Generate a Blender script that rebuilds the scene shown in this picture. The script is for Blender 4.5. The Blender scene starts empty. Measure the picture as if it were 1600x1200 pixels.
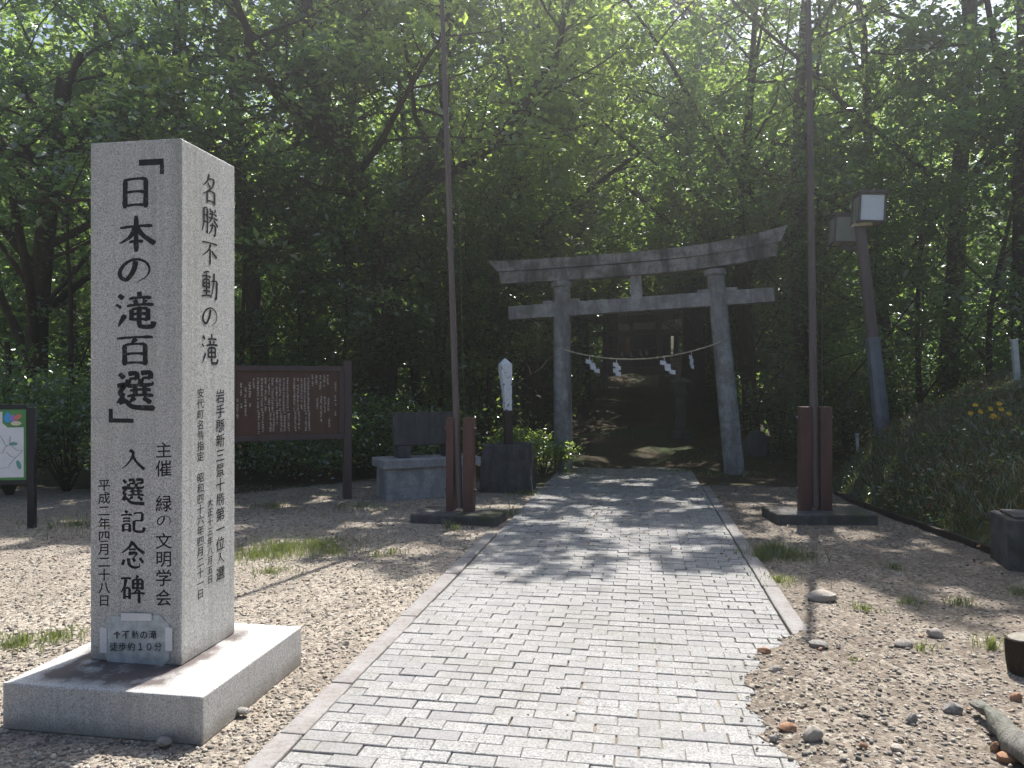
import bpy, bmesh, math, random
import numpy as np
from mathutils import Vector, Matrix

R = math.radians
rng = np.random.default_rng(7)
random.seed(7)
scene = bpy.context.scene
COL = scene.collection

# ------------------------------------------------------------------ camera
YAW = math.atan(200 / 1200)
CY, SY = math.cos(YAW), math.sin(YAW)
CAM_H = 1.6
cam_d = bpy.data.cameras.new('camera')
cam_d.sensor_width = 36
cam_d.lens = 27.0
cam_d.clip_end = 2000
cam = bpy.data.objects.new('camera', cam_d)
COL.objects.link(cam)
cam.location = (0, 0, CAM_H)
cam.rotation_euler = (R(90), 0, YAW)
scene.camera = cam

# ------------------------------------------------------------------ sky, sun, exposure
SUN_EL, SUN_AZ = R(55), R(11.5)          # azimuth measured from +Y towards +X
SUN = Vector((math.sin(SUN_AZ) * math.cos(SUN_EL), math.cos(SUN_AZ) * math.cos(SUN_EL), math.sin(SUN_EL)))
world = bpy.data.worlds.new('World')
scene.world = world
world.use_nodes = True
wn = world.node_tree.nodes
sky = wn.new('ShaderNodeTexSky')
sky.sky_type = 'NISHITA'
sky.sun_disc = False
sky.sun_elevation = SUN_EL
sky.sun_rotation = SUN_AZ
sky.dust_density = 1.5
world.node_tree.links.new(sky.outputs[0], wn['Background'].inputs[0])
wn['Background'].inputs[1].default_value = 0.07
sun_d = bpy.data.lights.new('sun', 'SUN')
sun_d.energy = 5.0
sun_d.angle = R(0.53)
sun_d.color = (1.0, 0.96, 0.9)
sun_o = bpy.data.objects.new('sun', sun_d)
COL.objects.link(sun_o)
sun_o.rotation_euler = SUN.to_track_quat('Z', 'Y').to_euler()
scene.view_settings.view_transform = 'Standard'
scene.view_settings.look = 'None'
scene.view_settings.exposure = 1.4
scene.view_settings.gamma = 1
scene.view_settings.use_curve_mapping = False
scene.render.engine = 'CYCLES'
scene.cycles.max_bounces = 7
scene.cycles.diffuse_bounces = 4
scene.cycles.transmission_bounces = 5
scene.cycles.glossy_bounces = 2
scene.cycles.caustics_reflective = False
scene.cycles.caustics_refractive = False
scene.cycles.use_denoising = True


HAZE = 0.006
scene.cycles.volume_step_rate = 4
scene.cycles.volume_bounces = 0


# ------------------------------------------------------------------ places
def wpt(px, D):
    """plan position of something D metres ahead in the direction of photo column px"""
    X = (px - 800) / 1200 * D
    return X * CY - D * SY, X * SY + D * CY


def smooth(a, b, x):
    t = np.clip((x - a) / (b - a), 0, 1)
    return t * t * (3 - 2 * t)


TOE_Y = np.array([-60, -5, 2, 6, 8, 10, 11.6, 12.6, 14, 16, 20, 30, 60.0])
TOE_X = np.array([5, 4.3, 3.95, 3.62, 3.37, 3.05, 2.85, 2.95, 3.6, 4.2, 4.6, 5.5, 8.0])


def terrain(x, y):
    x = np.asarray(x, float); y = np.asarray(y, float)
    t = np.clip(y - 14.6, 0, 26)
    z = 0.068 * t + 0.0005 * t * t
    z = z + 0.33 * np.clip(y - 50, 0, 60)
    d = np.clip(x - np.interp(y, TOE_Y, TOE_X), 0, 40)
    k = smooth(17, 12.5, y) * 0.7 + 0.3
    z = z + k * 1.5 * (1 - np.exp(-d / 1.15)) + 0.16 * d
    l = np.clip(-x - 9, 0, 60)
    z = z + 0.10 * l * smooth(9, 18, y)
    s = smooth(13, 17, y) * 0.10 + smooth(0.2, 0.8, d) * 0.10
    z = z + s * (np.sin(x * 1.9 + y * .7) * np.sin(y * 1.3 - x * .4) + .5 * np.sin(x * 4.1) * np.sin(y * 3.7))
    # the torii stands on ground that is a little higher on the right
    z = z + 0.05 * smooth(0.6, 2.6, x) * smooth(11, 14, y)
    return z - 0.02


def tz(x, y):
    return float(terrain(x, y))


_lat = np.random.default_rng(99).random((64, 64))
def vnoise(x, y):
    xi = np.floor(x).astype(int); yi = np.floor(y).astype(int)
    fx = x - xi; fy = y - yi
    fx = fx * fx * (3 - 2 * fx); fy = fy * fy * (3 - 2 * fy)
    A = lambda i, j: _lat[(xi + i) % 64, (yi + j) % 64]
    return (A(0, 0) * (1 - fx) + A(1, 0) * fx) * (1 - fy) + (A(0, 1) * (1 - fx) + A(1, 1) * fx) * fy


# ------------------------------------------------------------------ mesh helpers
def tag(o, label=None, cat=None, group=None, kind=None):
    if label: o['label'] = label
    if cat: o['category'] = cat
    if group: o['group'] = group
    if kind: o['kind'] = kind
    return o


def link(name, me, parent=None, loc=(0, 0, 0), rot=(0, 0, 0)):
    o = bpy.data.objects.new(name, me)
    COL.objects.link(o)
    o.location = loc
    o.rotation_euler = rot
    if parent is not None:
        o.parent = parent
    return o


def empty(name, loc=(0, 0, 0), rot=(0, 0, 0)):
    o = bpy.data.objects.new(name, None)
    o.empty_display_size = 0.2
    COL.objects.link(o)
    o.location = loc
    o.rotation_euler = rot
    return o


def fast_mesh(name, V, F, smoothed=False):
    """V (n,3) array, F (m,k) array of equal-size faces"""
    me = bpy.data.meshes.new(name)
    V = np.ascontiguousarray(V, np.float32); F = np.ascontiguousarray(F, np.int32)
    me.vertices.add(len(V)); me.vertices.foreach_set('co', V.ravel())
    k = F.shape[1]
    me.loops.add(F.size); me.loops.foreach_set('vertex_index', F.ravel())
    me.polygons.add(len(F))
    me.polygons.foreach_set('loop_start', np.arange(0, F.size, k, dtype=np.int32))
    if smoothed:
        me.polygons.foreach_set('use_smooth', np.ones(len(F), bool))
    me.update(calc_edges=True)
    return me


class MB:
    def __init__(s):
        s.v = []; s.f = []

    def add(s, vs, fs, M=None):
        n = len(s.v)
        if M is not None:
            vs = [tuple(M @ Vector(v)) for v in vs]
        s.v.extend(tuple(map(float, v)) for v in vs)
        s.f.extend(tuple(i + n for i in f) for f in fs)
        return s

    def box(s, c, d, bev=0.0, M=None, taper=(1, 1)):
        hx, hy, hz = d[0] / 2, d[1] / 2, d[2] / 2
        vs = []
        for z in (-hz, hz):
            tx, ty = (taper if z > 0 else (1, 1))
            for x, y in ((-hx, -hy), (hx, -hy), (hx, hy), (-hx, hy)):
                vs.append((x * tx, y * ty, z))
        fs = [(3, 2, 1, 0), (4, 5, 6, 7), (0, 1, 5, 4), (1, 2, 6, 5), (2, 3, 7, 6), (3, 0, 4, 7)]
        if bev > 0:
            bm = bmesh.new()
            bv = [bm.verts.new(v) for v in vs]
            for f in fs: bm.faces.new([bv[i] for i in f])
            bmesh.ops.bevel(bm, geom=list(bm.edges), offset=bev, segments=2, affect='EDGES', profile=0.5)
            bm.verts.index_update()
            vs = [tuple(v.co) for v in bm.verts]
            fs = [tuple(v.index for v in f.verts) for f in bm.faces]
            bm.free()
        vs = [(v[0] + c[0], v[1] + c[1], v[2] + c[2]) for v in vs]
        return s.add(vs, fs, M)

    def tube(s, pts, rad, sides=8, cap=True):
        pts = [Vector(p) for p in pts]
        if not hasattr(rad, '__len__'): rad = [rad] * len(pts)
        rings = []
        prev = None
        vs = []
        for i, p in enumerate(pts):
            t = (pts[min(i + 1, len(pts) - 1)] - pts[max(i - 1, 0)])
            t = t.normalized() if t.length > 1e-9 else Vector((0, 0, 1))
            if prev is None:
                a = t.orthogonal().normalized()
            else:
                a = prev - t * prev.dot(t)
                a = a.normalized() if a.length > 1e-6 else t.orthogonal().normalized()
            prev = a
            b = t.cross(a)
            for k in range(sides):
                an = 2 * math.pi * k / sides
                q = p + (a * math.cos(an) + b * math.sin(an)) * rad[i]
                vs.append(tuple(q))
        fs = []
        for i in range(len(pts) - 1):
            for k in range(sides):
                k2 = (k + 1) % sides
                fs.append((i * sides + k, i * sides + k2, (i + 1) * sides + k2, (i + 1) * sides + k))
        if cap:
            fs.append(tuple(range(sides))[::-1])
            n = (len(pts) - 1) * sides
            fs.append(tuple(n + k for k in range(sides)))
        return s.add(vs, fs)

    def lathe(s, prof, sides=24, c=(0, 0, 0)):
        vs = []; fs = []
        for r, z in prof:
            for k in range(sides):
                a = 2 * math.pi * k / sides
                vs.append((c[0] + r * math.cos(a), c[1] + r * math.sin(a), c[2] + z))
        for i in range(len(prof) - 1):
            for k in range(sides):
                k2 = (k + 1) % sides
                fs.append((i * sides + k, i * sides + k2, (i + 1) * sides + k2, (i + 1) * sides + k))
        fs.append(tuple(range(sides))[::-1])
        n = (len(prof) - 1) * sides
        fs.append(tuple(n + k for k in range(sides)))
        return s.add(vs, fs)

    def build(s, name, mat, parent=None, loc=(0, 0, 0), rot=(0, 0, 0), smoothed=False, angle=None):
        me = bpy.data.meshes.new(name)
        me.from_pydata(s.v, [], s.f)
        if smoothed:
            me.polygons.foreach_set('use_smooth', [True] * len(me.polygons))
        me.materials.append(mat)
        me.update()
        if angle is not None:
            me.polygons.foreach_set('use_smooth', [True] * len(me.polygons))
            me.set_sharp_from_angle(angle=R(angle))
        return link(name, me, parent, loc, rot)


# ------------------------------------------------------------------ materials
class NT:
    def __init__(s, name):
        s.m = bpy.data.materials.new(name)
        s.m.use_nodes = True
        s.t = s.m.node_tree
        s.n = s.t.nodes
        s.p = s.n['Principled BSDF']
        s.out = s.n['Material Output']

    def node(s, typ, **kw):
        n = s.n.new(typ)
        for k, v in kw.items():
            setattr(n, k, v)
        return n

    def ln(s, a, b):
        s.t.links.new(a, b)

    def coords(s, kind='Object', scale=(1, 1, 1)):
        tc = s.node('ShaderNodeTexCoord')
        mp = s.node('ShaderNodeMapping')
        mp.inputs['Scale'].default_value = scale
        s.ln(tc.outputs[kind], mp.inputs[0])
        return mp.outputs[0]

    def noise(s, vec, scale, detail=4, rough=0.55, dist=0.0):
        n = s.node('ShaderNodeTexNoise')
        n.inputs['Scale'].default_value = scale
        n.inputs['Detail'].default_value = detail
        n.inputs['Roughness'].default_value = rough
        n.inputs['Distortion'].default_value = dist
        s.ln(vec, n.inputs['Vector'])
        return n.outputs['Fac']

    def voro(s, vec, scale, out='Color'):
        n = s.node('ShaderNodeTexVoronoi')
        n.inputs['Scale'].default_value = scale
        s.ln(vec, n.inputs['Vector'])
        return n.outputs[out]

    def ramp(s, fac, stops, interp='LINEAR'):
        n = s.node('ShaderNodeValToRGB')
        e = n.color_ramp.elements
        n.color_ramp.interpolation = interp
        while len(e) < len(stops): e.new(0.5)
        for el, (p, c) in zip(e, stops):
            el.position = p
            if not hasattr(c, '__len__'): c = (c, c, c)
            el.color = (*c, 1)
        s.ln(fac, n.inputs[0])
        return n.outputs[0]

    def mix(s, fac, a, b, mode='MIX'):
        n = s.node('ShaderNodeMix', data_type='RGBA', blend_type=mode)
        for sock, val in ((n.inputs[0], fac), (n.inputs[6], a), (n.inputs[7], b)):
            if hasattr(val, 'default_value') or hasattr(val, 'is_linked'):
                s.ln(val, sock)
            else:
                if hasattr(val, '__len__'): val = (*val, 1)
                sock.default_value = val
        return n.outputs[2]

    def math(s, op, a, b=0.0):
        n = s.node('ShaderNodeMath', operation=op)
        for sock, val in ((n.inputs[0], a), (n.inputs[1], b)):
            if hasattr(val, 'is_linked'): s.ln(val, sock)
            else: sock.default_value = val
        return n.outputs[0]

    def bump(s, h, strength=0.3, dist=0.01):
        b = s.node('ShaderNodeBump')
        b.inputs['Strength'].default_value = strength
        b.inputs['Distance'].default_value = dist
        s.ln(h, b.inputs['Height'])
        s.ln(b.outputs[0], s.p.inputs['Normal'])

    def col(s, c):
        if hasattr(c, 'is_linked'): s.ln(c, s.p.inputs['Base Color'])
        else: s.p.inputs['Base Color'].default_value = (*c, 1)

    def done(s, rough=0.8, spec=0.3, metal=0.0):
        s.p.inputs['Roughness'].default_value = rough
        s.p.inputs['Specular IOR Level'].default_value = spec
        s.p.inputs['Metallic'].default_value = metal
        return s.m


def m_plain(name, c, rough=0.7, var=0.15, scale=6.0, bump=0.15, spec=0.3, metal=0.0):
    t = NT(name)
    v = t.coords()
    n = t.noise(v, scale, 5)
    lo = tuple(x * (1 - var) for x in c); hi = tuple(min(1, x * (1 + var)) for x in c)
    t.col(t.ramp(n, [(0.3, lo), (0.7, hi)]))
    if bump:
        t.bump(t.noise(v, scale * 6, 4), bump, 0.004)
    return t.done(rough, spec, metal)


def m_granite(name, stain=False, plinth=False):
    t = NT(name)
    v = t.coords()
    g = t.voro(v, 230)
    bw = t.node('ShaderNodeRGBToBW'); t.ln(g, bw.inputs[0])
    c = t.ramp(bw.outputs[0], [(0.12, (0.09, 0.09, 0.09)), (0.3, (0.30, 0.295, 0.29)), (0.5, (0.50, 0.49, 0.475)), (0.85, (0.66, 0.65, 0.63))])
    f = t.noise(v, 125, 3)
    c = t.mix(0.45, c, t.ramp(f, [(0.35, (0.17, 0.17, 0.17)), (0.65, (0.66, 0.65, 0.63))]))
    big = t.noise(v, 1.6, 4)
    c = t.mix(t.ramp(big, [(0.35, 0.0), (0.75, 0.3)]), c, (0.33, 0.315, 0.29), 'MIX')
    if stain:
        sv = t.coords('Object', (9, 9, 0.5))
        sn = t.noise(sv, 1.2, 5, 0.6)
        xm = t.node('ShaderNodeSeparateXYZ'); t.ln(t.coords(), xm.inputs[0])
        edge = t.ramp(xm.outputs[0], [(0.0, 0.0), (0.16, 0.0), (0.235, 0.8), (0.2508, 0.8), (0.2515, 0.0)])
        up = t.ramp(xm.outputs[2], [(0.35, 0.0), (0.8, 1.0)])
        msk = t.math('MULTIPLY', t.math('MULTIPLY', edge, up), t.ramp(sn, [(0.4, 0.0), (0.65, 0.75)]))
        c = t.mix(msk, c, (0.15, 0.145, 0.09))
    rs = t.noise(t.coords('Object', (14, 14, 0.35)), 1.5, 6, 0.65)
    c = t.mix(t.ramp(rs, [(0.5, 0.0), (0.68, 0.35)]), c, (0.21, 0.205, 0.19))
    li = t.noise(t.coords(), 11, 6, .7)
    c = t.mix(t.ramp(li, [(0.63, 0.0), (0.7, 0.45)]), c, (0.17, 0.165, 0.14))
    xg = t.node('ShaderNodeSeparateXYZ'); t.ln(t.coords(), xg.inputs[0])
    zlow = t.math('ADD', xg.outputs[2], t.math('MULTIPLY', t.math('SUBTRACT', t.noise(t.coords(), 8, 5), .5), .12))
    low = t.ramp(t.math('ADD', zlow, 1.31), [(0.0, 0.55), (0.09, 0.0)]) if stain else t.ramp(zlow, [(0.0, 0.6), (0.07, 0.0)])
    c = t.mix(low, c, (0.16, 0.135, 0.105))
    if plinth:  # brown residue on the top, with the pillar's shadow painted into the colour
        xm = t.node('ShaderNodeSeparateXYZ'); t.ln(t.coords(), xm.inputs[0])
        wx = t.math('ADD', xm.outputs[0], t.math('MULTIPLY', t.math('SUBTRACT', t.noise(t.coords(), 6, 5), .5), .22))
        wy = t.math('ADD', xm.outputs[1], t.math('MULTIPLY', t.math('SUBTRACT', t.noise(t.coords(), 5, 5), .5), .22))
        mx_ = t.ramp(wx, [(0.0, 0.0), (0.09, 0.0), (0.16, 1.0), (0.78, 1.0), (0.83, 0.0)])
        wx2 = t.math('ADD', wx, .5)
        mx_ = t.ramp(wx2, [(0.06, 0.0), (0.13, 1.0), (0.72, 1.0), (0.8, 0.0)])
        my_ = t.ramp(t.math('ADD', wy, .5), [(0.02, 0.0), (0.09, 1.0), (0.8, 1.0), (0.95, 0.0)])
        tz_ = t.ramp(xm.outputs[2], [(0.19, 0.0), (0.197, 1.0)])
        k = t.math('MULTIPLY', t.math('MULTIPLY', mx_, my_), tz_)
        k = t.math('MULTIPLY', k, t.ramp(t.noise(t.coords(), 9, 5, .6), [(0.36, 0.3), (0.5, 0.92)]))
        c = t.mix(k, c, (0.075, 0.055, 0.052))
    t.col(c)
    t.bump(bw.outputs[0], 0.12, 0.001)
    return t.done(0.55, 0.35)


def m_weathered(name, c1, c2, dark, streak=(6, 6, 0.7), amount=0.7, rough=0.9, moss=None, sc=1.0):
    """old stone or concrete with run-off streaks"""
    t = NT(name)
    v = t.coords()
    c = t.ramp(t.noise(v, 5 * sc, 6, 0.65), [(0.3, c1), (0.7, c2)])
    st = t.noise(t.coords('Object', streak), 1.3 * sc, 6, 0.65, 0.3)
    c = t.mix(t.ramp(st, [(0.45, 0.0), (0.62, amount)]), c, dark)
    sp = t.noise(v, 38 * sc, 4, 0.6)
    c = t.mix(t.ramp(sp, [(0.52, 0.0), (0.68, 0.55)]), c, tuple(x * 0.45 for x in c1))
    c = t.mix(t.ramp(t.noise(v, 8.5 * sc, 6, .7), [(0.47, 0.0), (0.62, 0.55)]), c, tuple(x * 1.15 for x in dark))
    if moss:
        c = t.mix(t.ramp(t.noise(v, 3.3 * sc, 5), [(0.5, 0.0), (0.66, 0.7)]), c, moss)
    t.col(c)
    t.bump(t.noise(v, 55 * sc, 5, 0.7), 0.5, 0.006)
    return t.done(rough, 0.2)


def m_brick():
    t = NT('paving_block')
    gp = t.node('ShaderNodeNewGeometry')
    oi = t.node('ShaderNodeObjectInfo')
    rnd = t.math('FRACT', t.math('ADD', gp.outputs['Random Per Island'], oi.outputs['Random']))
    v = t.node('ShaderNodeMapping')
    t.ln(gp.outputs['Position'], v.inputs[0])
    v = v.outputs[0]
    vo = t.voro(v, 140)
    bw = t.node('ShaderNodeRGBToBW'); t.ln(vo, bw.inputs[0])
    c = t.ramp(bw.outputs[0], [(0.16, (0.14, 0.14, 0.14)), (0.34, (0.30, 0.295, 0.285)), (0.5, (0.47, 0.455, 0.44)), (0.8, (0.58, 0.565, 0.545))])
    c = t.mix(0.4, c, t.ramp(t.noise(v, 75, 3), [(0.38, (0.14, 0.14, 0.14)), (0.62, (0.58, 0.565, 0.545))]))
    c = t.mix(t.ramp(rnd, [(0.0, 0.25), (0.4, 0.1), (1.0, 0.65)]), c, t.ramp(rnd, [(0.0, (0.5, 0.48, 0.45)), (0.45, (0.42, 0.42, 0.38)), (1.0, (0.32, 0.31, 0.31))]))
    d = t.noise(v, 1.3, 5, 0.6)
    c = t.mix(t.ramp(d, [(0.45, 0.0), (0.7, 0.4)]), c, (0.27, 0.255, 0.22))
    c = t.mix(1.0, c, (0.63, 0.635, 0.645), 'MULTIPLY')
    c = t.mix(t.ramp(t.noise(v, 4.5, 6, .65), [(0.52, 0.0), (0.72, 0.5)]), c, (0.17, 0.155, 0.13))
    t.col(c)
    t.bump(bw.outputs[0], 0.35, 0.003)
    return t.done(0.85, 0.25)


def m_ground():
    """gravel lot, forest floor and planted bank on one sheet; zones stored in the 'zone' attribute"""
    t = NT('ground')
    gp = t.node('ShaderNodeNewGeometry')
    v = gp.outputs['Position']
    vo = t.voro(v, 42)
    bw = t.node('ShaderNodeRGBToBW'); t.ln(vo, bw.inputs[0])
    gr = t.ramp(bw.outputs[0], [(0.1, (0.10, 0.09, 0.078)), (0.35, (0.21, 0.185, 0.155)), (0.6, (0.30, 0.26, 0.21)), (0.9, (0.39, 0.355, 0.30))])
    gr = t.mix(t.ramp(t.noise(v, 0.9, 5, 0.6), [(0.4, 0.0), (0.7, 0.6)]), gr, (0.17, 0.14, 0.115))
    fl = t.ramp(t.noise(v, 7, 7, 0.7), [(0.3, (0.035, 0.025, 0.016)), (0.5, (0.06, 0.045, 0.03)), (0.72, (0.105, 0.08, 0.052))])
    fl = t.mix(t.ramp(t.noise(v, 0.8, 4), [(0.45, 0.0), (0.65, 0.8)]), fl, (0.035, 0.06, 0.018))
    bk = t.ramp(t.noise(v, 9, 6, 0.7), [(0.3, (0.03, 0.035, 0.014)), (0.55, (0.06, 0.075, 0.025)), (0.75, (0.13, 0.105, 0.06))])
    at = t.node('ShaderNodeAttribute', attribute_name='zone')
    sp = t.node('ShaderNodeSeparateColor'); t.ln(at.outputs['Color'], sp.inputs[0])
    nz = t.math('MULTIPLY', t.math('SUBTRACT', t.noise(v, 2.5, 5, 0.6), 0.5), 0.9)
    f1 = t.ramp(t.math('ADD', sp.outputs[0], nz), [(0.4, 0.0), (0.6, 1.0)])
    f2 = t.ramp(t.math('ADD', sp.outputs[1], nz), [(0.4, 0.0), (0.6, 1.0)])
    so = t.ramp(t.noise(v, 14, 7, 0.7), [(0.3, (0.085, 0.07, 0.056)), (0.7, (0.17, 0.14, 0.113))])
    so = t.mix(t.ramp(bw.outputs[0], [(0.4, 0.0), (0.8, 0.6)]), so, gr)
    f3 = t.ramp(t.math('ADD', sp.outputs[2], nz), [(0.4, 0.0), (0.6, 1.0)])
    c = t.mix(f3, gr, so)
    c = t.mix(f1, c, fl)
    c = t.mix(f2, c, bk)
    t.col(c)
    dd = t.voro(v, 42, 'Distance')
    h = t.math('ADD', t.math('MULTIPLY', dd, -0.8), t.noise(v, 60, 4))
    t.bump(h, 0.8, 0.012)
    return t.done(0.95, 0.15)


def m_pebble():
    t = NT('pebble')
    gp = t.node('ShaderNodeNewGeometry')
    r = gp.outputs['Random Per Island']
    c = t.ramp(r, [(0.0, (0.10, 0.095, 0.09)), (0.16, (0.20, 0.19, 0.175)), (0.34, (0.28, 0.235, 0.185)), (0.55, (0.32, 0.285, 0.23)),
                   (0.72, (0.235, 0.185, 0.15)), (0.86, (0.38, 0.345, 0.295)), (0.97, (0.48, 0.445, 0.39)), (1.0, (0.34, 0.19, 0.12))])
    t.col(t.mix(t.ramp(t.noise(gp.outputs['Position'], 120, 3), [(0.4, 0.0), (0.7, 0.4)]), c, (0.16, 0.14, 0.12)))
    return t.done(0.85, 0.25)


def m_leaf(name, dark, light, trans, tmix=0.5, gloss=0.1):
    t = NT(name)
    gp = t.node('ShaderNodeNewGeometry')
    r = gp.outputs['Random Per Island']
    big = t.noise(gp.outputs['Position'], 0.55, 3)
    k = t.math('ADD', t.math('MULTIPLY', r, 0.55), t.math('MULTIPLY', big, 0.5))
    c = t.ramp(k, [(0.2, dark), (0.75, light)])
    tc = t.ramp(k, [(0.2, tuple(x * 0.72 for x in trans)), (0.8, trans)])
    d = t.node('ShaderNodeBsdfDiffuse'); t.ln(c, d.inputs[0])
    tr = t.node('ShaderNodeBsdfTranslucent'); t.ln(tc, tr.inputs[0])
    m1 = t.node('ShaderNodeMixShader'); m1.inputs[0].default_value = tmix
    t.ln(d.outputs[0], m1.inputs[1]); t.ln(tr.outputs[0], m1.inputs[2])
    g = t.node('ShaderNodeBsdfGlossy'); g.inputs['Roughness'].default_value = 0.3
    g.inputs[0].default_value = (0.9, 0.95, 0.9, 1)
    m2 = t.node('ShaderNodeMixShader'); m2.inputs[0].default_value = gloss
    t.ln(m1.outputs[0], m2.inputs[1]); t.ln(g.outputs[0], m2.inputs[2])
    t.ln(m2.outputs[0], t.out.inputs[0])
    return t.m


def m_bark(name, c1, c2):
    t = NT(name)
    gp = t.node('ShaderNodeNewGeometry')
    mp = t.node('ShaderNodeMapping'); mp.inputs['Scale'].default_value = (9, 9, 1.6)
    t.ln(gp.outputs['Position'], mp.inputs[0])
    n = t.noise(mp.outputs[0], 2.2, 7, 0.7, 0.4)
    c = t.ramp(n, [(0.3, c1), (0.7, c2)])
    c = t.mix(t.ramp(t.noise(gp.outputs['Position'], 2.0, 4), [(0.5, 0.0), (0.7, 0.6)]), c, (0.06, 0.075, 0.04))
    t.col(c)
    t.bump(n, 0.9, 0.03)
    return t.done(0.95, 0.1)


def m_paint_brown(name, c):
    t = NT(name)
    v = t.coords()
    n = t.noise(t.coords('Object', (5, 5, 0.8)), 2.0, 6, 0.65)
    cc = t.ramp(n, [(0.3, tuple(x * .75 for x in c)), (0.7, tuple(x * 1.2 for x in c))])
    cc = t.mix(t.ramp(t.noise(v, 17, 5, .7), [(0.58, 0.0), (0.7, 0.6)]), cc, tuple(x * .45 for x in c))
    t.col(cc)
    t.bump(t.noise(v, 40, 4), 0.2, 0.003)
    return t.done(0.55, 0.35)


M = {}
M['granite'] = m_granite('granite', True)
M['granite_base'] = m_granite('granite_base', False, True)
ti = NT('engraved_paint')
ti.col(ti.ramp(ti.noise(ti.coords(), 45, 5, .7), [(0.55, (0.012, 0.012, 0.013)), (0.72, (0.10, 0.10, 0.098))]))
M['ink'] = ti.done(0.65, 0.25)
M['brick'] = m_brick()
M['kerb'] = m_weathered('kerb_concrete', (0.21, 0.2, 0.195), (0.34, 0.325, 0.315), (0.15, 0.13, 0.12), (2, 2, 2), 0.5)
M['joint'] = m_plain('joint_sand', (0.20, 0.165, 0.125), 0.95, 0.4, 5, 0.4)
M['ground'] = m_ground()
M['pebble'] = m_pebble()
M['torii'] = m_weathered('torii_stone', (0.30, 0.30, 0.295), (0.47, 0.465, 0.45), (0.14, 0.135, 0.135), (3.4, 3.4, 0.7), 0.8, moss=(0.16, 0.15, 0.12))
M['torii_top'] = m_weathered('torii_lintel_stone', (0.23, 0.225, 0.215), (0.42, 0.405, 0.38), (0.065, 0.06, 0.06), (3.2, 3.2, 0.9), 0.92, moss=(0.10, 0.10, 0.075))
M['old_stone'] = m_weathered('old_stone', (0.07, 0.075, 0.07), (0.15, 0.15, 0.14), (0.05, 0.055, 0.05), (4, 4, 1), 0.6, moss=(0.04, 0.055, 0.025))
M['torii_far'] = m_weathered('far_torii_stone', (0.27, 0.275, 0.27), (0.42, 0.42, 0.41), (0.15, 0.155, 0.15), (4, 4, 1), 0.6)
M['rock'] = m_weathered('dark_rock', (0.05, 0.053, 0.055), (0.11, 0.112, 0.115), (0.03, 0.03, 0.03), (9, 9, 0.6), 0.7)
M['concrete'] = m_weathered('pale_concrete', (0.27, 0.28, 0.29), (0.40, 0.41, 0.41), (0.16, 0.165, 0.17), (3, 3, 1.2), 0.6)
M['concrete_dark'] = m_weathered('dark_concrete', (0.085, 0.08, 0.078), (0.16, 0.15, 0.145), (0.05, 0.047, 0.045), (3, 3, 3), 0.7, moss=(0.06, 0.07, 0.03))
M['brown_paint'] = m_paint_brown('brown_paint', (0.105, 0.05, 0.042))
M['brown_pole'] = m_paint_brown('brown_pole_paint', (0.125, 0.098, 0.095))
M['brown_board'] = m_paint_brown('brown_board', (0.085, 0.04, 0.028))
M['brown_frame'] = m_paint_brown('brown_frame', (0.07, 0.05, 0.05))
M['letters'] = m_plain('white_letters', (0.62, 0.60, 0.56), 0.7, 0.25, 30, 0)
M['white'] = m_plain('white_paint', (0.75, 0.75, 0.75), 0.5, 0.06, 4, 0)
M['paper'] = m_plain('paper', (0.40, 0.43, 0.44), 0.3, 0.25, 18, 0.6, 0.5)
M['tape'] = m_plain('paper_tape', (0.62, 0.62, 0.63), 0.4, 0.05, 10, 0.05)
M['shide'] = m_plain('shide_paper', (0.82, 0.83, 0.85), 0.8, 0.05, 5, 0)
M['drab_cord'] = m_plain('drab_cord', (0.16, 0.15, 0.12), 0.9, 0.2, 30, 0)
M['rope'] = m_plain('straw_rope', (0.5, 0.44, 0.32), 0.9, 0.3, 60, 0.4)
M['black_metal'] = m_plain('black_metal', (0.012, 0.014, 0.02), 0.45, 0.2, 8, 0.05)
M['map_white'] = m_plain('map_sheet', (0.62, 0.66, 0.72), 0.3, 0.05, 6, 0, 0.5)
M['map_green'] = m_plain('map_green', (0.07, 0.24, 0.08), 0.35, 0.1, 6, 0)
M['map_line'] = m_plain('map_line', (0.12, 0.14, 0.2), 0.4, 0.1, 6, 0)
M['map_teal'] = m_plain('map_teal', (0.12, 0.33, 0.28), 0.4, 0.3, 40, 0)
M['blue'] = m_plain('map_blue', (0.05, 0.30, 0.65), 0.4, 0.1, 6, 0)
M['purple'] = m_plain('map_purple', (0.30, 0.18, 0.5), 0.4, 0.1, 6, 0)
M['red'] = m_plain('map_red', (0.5, 0.16, 0.13), 0.4, 0.1, 6, 0)
M['cream'] = m_plain('map_cream', (0.6, 0.55, 0.42), 0.4, 0.1, 6, 0)
M['wood'] = m_paint_brown('weathered_wood', (0.035, 0.023, 0.019))
M['galv'] = m_plain('grey_steel', (0.14, 0.165, 0.19), 0.5, 0.25, 5, 0.1, 0.4, 0.3)
M['lamp_panel'] = m_plain('lamp_panel', (0.70, 0.74, 0.78), 0.25, 0.05, 5, 0, 0.5)
M['lamp_panel2'] = m_plain('lamp_panel_dull', (0.25, 0.28, 0.245), 0.4, 0.15, 5, 0, 0.5)
M['lamp_frame'] = m_plain('lamp_frame', (0.10, 0.085, 0.08), 0.5, 0.2, 8, 0)
M['stake'] = m_plain('white_stake', (0.5, 0.52, 0.5), 0.6, 0.2, 9, 0.1)
M['bark'] = m_bark('bark', (0.018, 0.013, 0.009), (0.075, 0.055, 0.04))
M['bark2'] = m_bark('bark_pale', (0.04, 0.034, 0.027), (0.14, 0.12, 0.10))
M['log'] = m_bark('driftwood', (0.10, 0.095, 0.085), (0.32, 0.31, 0.28))
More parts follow.
